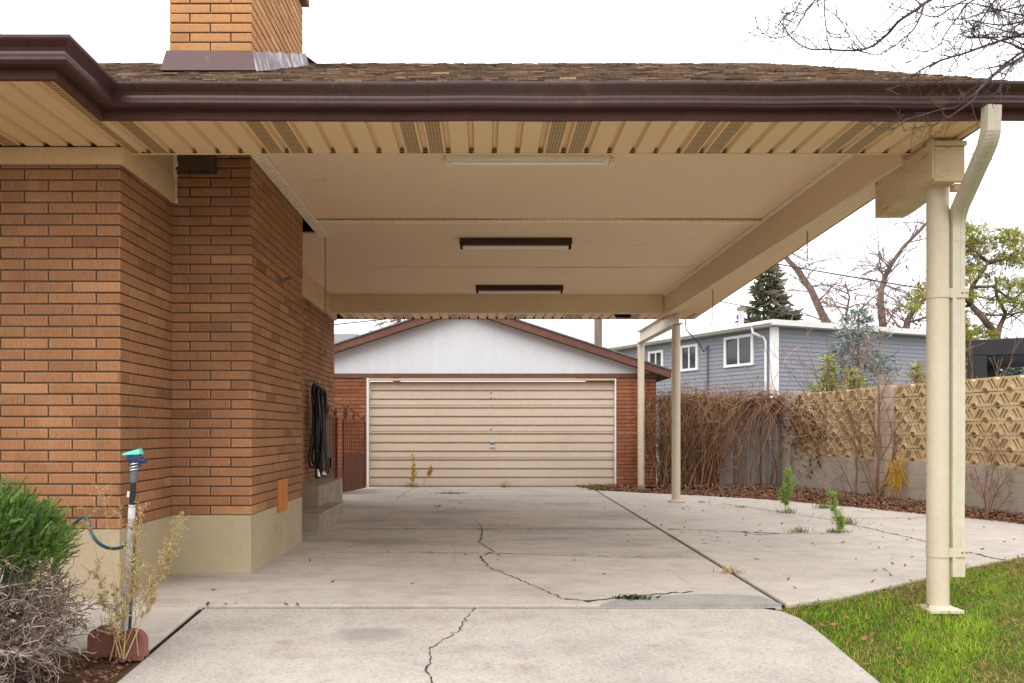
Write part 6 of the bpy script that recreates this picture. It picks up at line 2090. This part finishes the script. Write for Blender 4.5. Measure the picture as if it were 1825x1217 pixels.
    b = at(1632, 768, 17.5); conifer('young_conifer', 'olive green conifer just left of the front post, behind the wall', 'tree', (b.x, 17.5, -1.3), 2.7, .62, 'cedar', 12, 55, .15, .025, 'young conifers behind the wall', droop=.1, tr=.04)
    b = at(1795, 768, 18.8); conifer('blue_spruce', 'pale blue spruce under the black pergola', 'tree', (b.x, 18.8, -1.3), 3.3, 1.6, 'blue_spruce', 13, 90, .16, .035, droop=.05, tr=.06)
    b = at(1712, 768, 19.5); conifer('hedge_conifer', 'tall green conifer between the front post and the pergola', 'tree', (b.x, 19.5, -1.3), 4.0, .75, 'pine', 16, 70, .2, .03, droop=-.1, tr=.05)

    # pine with a leaning trunk
    Y = 23.5
    C = lambda x, y, dy=0.0: at(1400 + x / 3.80, 380 + y / 3.80, Y + dy)
    pn = C(1430, 1100); pn.z = -1.3
    t = thing('pine_tree', 'large yellow green pine with leaning dark trunk, right of the front post', 'tree', tuple(pn))
    mb = MB()
    limbs = [([(1430, 1150), (1425, 900), (1400, 790), (1330, 700), (1255, 620), (1262, 500), (1330, 400), (1372, 335)], .12, .04), ([(1420, 900), (1450, 770), (1490, 680), (1430, 560), (1420, 430)], .085, .025),
             ([(1372, 335), (1420, 320), (1520, 310), (1600, 260)], .06, .02), ([(1372, 335), (1290, 260), (1200, 190)], .05, .018), ([(1255, 620), (1180, 540), (1060, 540), (900, 560)], .06, .02),
             ([(1262, 500), (1400, 495), (1520, 580), (1620, 600)], .05, .018), ([(1400, 790), (1330, 690), (1500, 690), (1640, 660)], .05, .018), ([(1330, 400), (1230, 370), (1150, 330)], .045, .015),
             ([(1425, 900), (1250, 850), (1130, 800)], .05, .02), ([(1255, 620), (1000, 690), (830, 740)], .05, .03)]
    for cp, r0, r1 in limbs:
        pts = [C(x, y, .25 * sin(i * 1.7 + r0 * 50)) for i, (x, y) in enumerate(cp)]
        if cp[0] == (1430, 1150):
            pts[0].z = -1.35
        mb.tube(pts, [r0 + (r1 - r0) * i / (len(pts) - 1) for i in range(len(pts))], 8, 0, .5)
    mb.build('trunk', 'trunk_bark', t, smooth=True)
    mb = MB()
    for cp, r0, r1 in limbs:
        for (x, y), (x2, y2) in zip(cp[1:-1], cp[2:]):
            for k in range(4):
                f = r.random()
                b_ = C(x + (x2 - x) * f, y + (y2 - y) * f)
                grow(mb, b_, Vector((r.gauss(0, 1), r.gauss(0, .7), r.gauss(.3, .6))), r.uniform(.4, 1.0), .018, 1, r, .15, 4, .5, .7, 0, 4, .006, .2)
    mb.build('branch', 'trunk_bark', t)
    clumps = [(1190, 130, 70), (1260, 110, 70), (1330, 190, 80), (1240, 200, 90), (1300, 260, 80), (1190, 240, 60), (1500, 150, 60), (1560, 170, 70), (1620, 220, 70), (1480, 220, 55), (1450, 330, 55), (1530, 310, 60), (1600, 330, 70),
              (1290, 350, 55), (1200, 380, 60), (1250, 400, 50), (1180, 470, 60), (1500, 480, 70), (1580, 500, 70), (1640, 520, 60), (1400, 440, 50), (1200, 560, 60), (1270, 560, 45), (1440, 600, 50), (1560, 600, 55), (1640, 640, 60), (890, 590, 60), (930, 510, 45), (870, 640, 40),
              (1190, 720, 45), (1230, 800, 60), (1320, 820, 60), (1400, 840, 50), (1180, 860, 60), (1200, 950, 60), (1700, 300, 80), (1720, 450, 80), (1700, 180, 70), (1710, 620, 70), (1090, 480, 50), (1120, 300, 60), (1100, 180, 60), (1040, 560, 50)]
    P, D = [], []
    for x, y, R in clumps:
        c = C(x, y, r.gauss(0, .5))
        R = R / 3.80 / 1530 * Y * .95
        for _ in range(int(52 * (R / .25) ** 2) + 14):
            v = Vector((r.gauss(0, 1), r.gauss(0, 1), r.gauss(0, 1))).normalized()
            f = r.random() ** .5
            P.append((c.x + v.x * R * 1.45 * f + r.gauss(0, .05), c.y + v.y * R * 1.4 * f, c.z + v.z * R * .8 * f + r.gauss(0, .06))); D.append((v.x, v.y, v.z * .6 + .5))
    q = leaf_cloud(P, D, 7, .13, .017, .6, g)
    mb = MB(); mb.quads(q, np.clip(np.repeat(g.uniform(.1, .95, len(P)), 7) + g.normal(0, .1, len(q)), 0, 1))
    mb.build('foliage', 'pine', t)

    # bare trees behind the blue house
    def bare(label, cp, Yt, r0, twigs, seed, leafy=0):
        rr = random.Random(seed)
        pts = [at(px, py, Yt + .3 * sin(i * 2.1)) for i, (px, py) in enumerate(cp)]
        foot = Vector((pts[0].x + .3, Yt, -1.3))
        t = thing('bare_tree', label, 'tree', tuple(foot), 'bare trees behind the blue house')
        pts = [foot] + pts
        mb = MB(); mb.tube(pts, [r0 * (1.25 - 1.0 * i / (len(pts) - 1)) for i in range(len(pts))], 9, 0, .5)
        mb.build('trunk', 'trunk_bark', t, smooth=True)
        mb = MB()
        for i in range(twigs):
            k = rr.randrange(1, len(pts) - 1)
            q = pts[k].lerp(pts[k + 1], rr.random())
            a = rr.uniform(0, 2 * pi)
            grow(mb, q, Vector((cos(a), sin(a) * .7, rr.uniform(-.15, 1.0))), rr.uniform(1.1, 2.8), rr.uniform(.025, .05), 2, rr, .14, 5, .5, .7, .02, 4, .010, .2, up=.2)
        if leafy:
            P = []
            for _ in range(leafy):
                q = pts[1].lerp(pts[2], rr.random()) + Vector((rr.gauss(0, 1.1), rr.gauss(0, .8), rr.gauss(.2, .9)))
                P.append(tuple(q))
            qq = leaf_cloud(P, [(0, 0, -1)] * len(P), 3, .16, .09, .6, g)
            m2 = MB(); m2.quads(qq, g.uniform(.2, .8, len(qq))); m2.build('dead_leaves', 'leaf_litter', t)
        mb.build('branch', 'far_twig', t)
    bare('bare tree with a thick trunk leaning left above the blue house', [(1490, 610), (1470, 570), (1445, 515), (1420, 480), (1400, 458), (1380, 425), (1350, 390)], 40, .19, 20, 1)
    bare('bare tree with a forked upright trunk and tall bent leader above the blue house', [(1574, 610), (1573, 575), (1569, 540), (1570, 518), (1578, 492), (1590, 468), (1610, 440), (1645, 405), (1665, 380)], 40, .17, 20, 2, 110)
    bare('short broken stub of a trunk leaning right, next to the front post', [(1612, 600), (1618, 570), (1632, 548), (1650, 530), (1680, 505)], 38, .16, 12, 3, 60)
    bare('faint bare tree top seen over the left slope of the garage roof', [(705, 640), (702, 610), (700, 585), (712, 570), (722, 540)], 52, .2, 22, 4)
    bare('slim bare tree between the two big trunks above the blue house', [(1515, 620), (1512, 590), (1508, 560), (1514, 530), (1506, 500)], 43, .10, 16, 6)

    # black pergola
    p = thing('black_pergola', 'black square framed pergola behind the pierced wall at the photo edge', 'pergola', (9.5, 15.5, -1.2))
    z1 = 1.50
    O2, ux, uy = Vector((8.18, 14.2)), Vector((.87, -.49)), Vector((.56, .83))
    q = lambda u, v, z: Vector((O2.x + ux.x * u + uy.x * v, O2.y + ux.y * u + uy.y * v, z))
    for u, v in ((0, 0), (0, 3.0), (4.0, 0), (4.0, 3.0)):
        mb = MB(); mb.bar(q(u, v, -1.2), q(u, v, z1 - .273), .28, .28, up=Vector((ux.x, ux.y, 0))); mb.build('post', 'pergola', p, bevel=.01)
    for a_, b_, w in ((q(-.15, 0, 0), q(4.15, 0, 0), .26), (q(-.15, 3.0, 0), q(4.15, 3.0, 0), .26), (q(0, .14, 0), q(0, 2.86, 0), .24), (q(4, .14, 0), q(4, 2.86, 0), .24)):
        mb = MB(); mb.bar(a_ + Vector((0, 0, z1 - .135)), b_ + Vector((0, 0, z1 - .135)), w, .27); mb.build('beam', 'pergola', p, bevel=.01)
    for v in np.arange(.5, 2.8, .5):
        mb = MB(); mb.bar(q(.125, v, z1 - .07), q(3.875, v, z1 - .07), .06, .10); mb.build('rafter', 'pergola', p)

    # pale shed behind the pergola
    s = thing('pale_shed', 'small pale shed wall seen between the post and the pergola', 'shed', (10.4, 25, -1.2))
    mb = MB(); mb.box(13.9, 16.5, 25, 27, -1.2, 1.5); mb.build('wall', 'white_trim', s)
    mb = MB(); mb.box(13.7, 16.7, 24.8, 27.2, 1.5, 1.62); mb.build('roof', 'grey_shingle', s)


# ------------------------------------------------------------------ light, lens
def build_light():
    w = bpy.data.worlds.new('World')
    scene.world = w
    w.use_nodes = True
    nt = w.node_tree
    bg = nt.nodes['Background']
    el, az = radians(48), radians(205)
    sky = nd(nt, 'ShaderNodeTexSky', sky_type='NISHITA', sun_disc=False, sun_elevation=el, sun_rotation=az, dust_density=6.0, air_density=1.2)
    # an even cloud deck hides most of the blue
    tc = nd(nt, 'ShaderNodeTexCoord')
    sz = nd(nt, 'ShaderNodeSeparateXYZ', {0: tc.outputs['Generated']})
    up = nd(nt, 'ShaderNodeMath', {0: sz.outputs[2], 1: 0.0}, operation='MAXIMUM')
    deck = ramp(nt, up.outputs[0], [(0.0, (0.70, 0.705, 0.72)), (1.0, (1.0, 1.01, 1.035))])     # clouds are brighter overhead
    big = nd(nt, 'ShaderNodeVectorMath', {0: deck, 1: (12.6, 12.6, 12.6)}, operation='MULTIPLY')
    c = mix(nt, 0.90, sky.outputs[0], big.outputs[0])
    nt.links.new(c, bg.inputs[0])
    bg.inputs[1].default_value = 0.15
    L = bpy.data.lights.new('sun', 'SUN')
    L.energy = 1.0; L.angle = radians(45); L.color = (1.0, .95, .88)
    o = bpy.data.objects.new('sun', L); COL.objects.link(o)
    d = Vector((sin(az) * cos(el), cos(az) * cos(el), sin(el)))
    o.rotation_euler = d.to_track_quat('Z', 'Y').to_euler()
    o.location = d * 40


def build_camera():
    c = bpy.data.cameras.new('camera')
    c.sensor_width = 36.0
    c.lens = 1530.0 / 1825.0 * 36.0
    c.shift_x = (912.5 - 860.0) / 1825.0
    c.shift_y = (768.0 - 608.5) / 1825.0
    c.clip_start, c.clip_end = .05, 1000
    o = bpy.data.objects.new('camera', c); COL.objects.link(o)
    o.location = (0, 0, 0); o.rotation_euler = (radians(90), 0, 0)
    scene.camera = o
    scene.view_settings.view_transform = 'Standard'
    scene.view_settings.look = 'None'
    scene.view_settings.exposure = 0.40
    scene.view_settings.gamma = 1.0
    scene.cycles.max_bounces = 8
    scene.cycles.diffuse_bounces = 5
    scene.cycles.use_denoising = True
    scene.render.film_transparent = False


make_materials()
build_ground(); build_cracks(); build_house(); build_carport(); build_lights(); build_garage()
build_small(); build_boundary(); build_vines(); build_saplings(); build_weeds(); build_leaves(); build_grass(); build_juniper(); build_overhang()
build_blue_house(); build_far(); build_light(); build_camera()
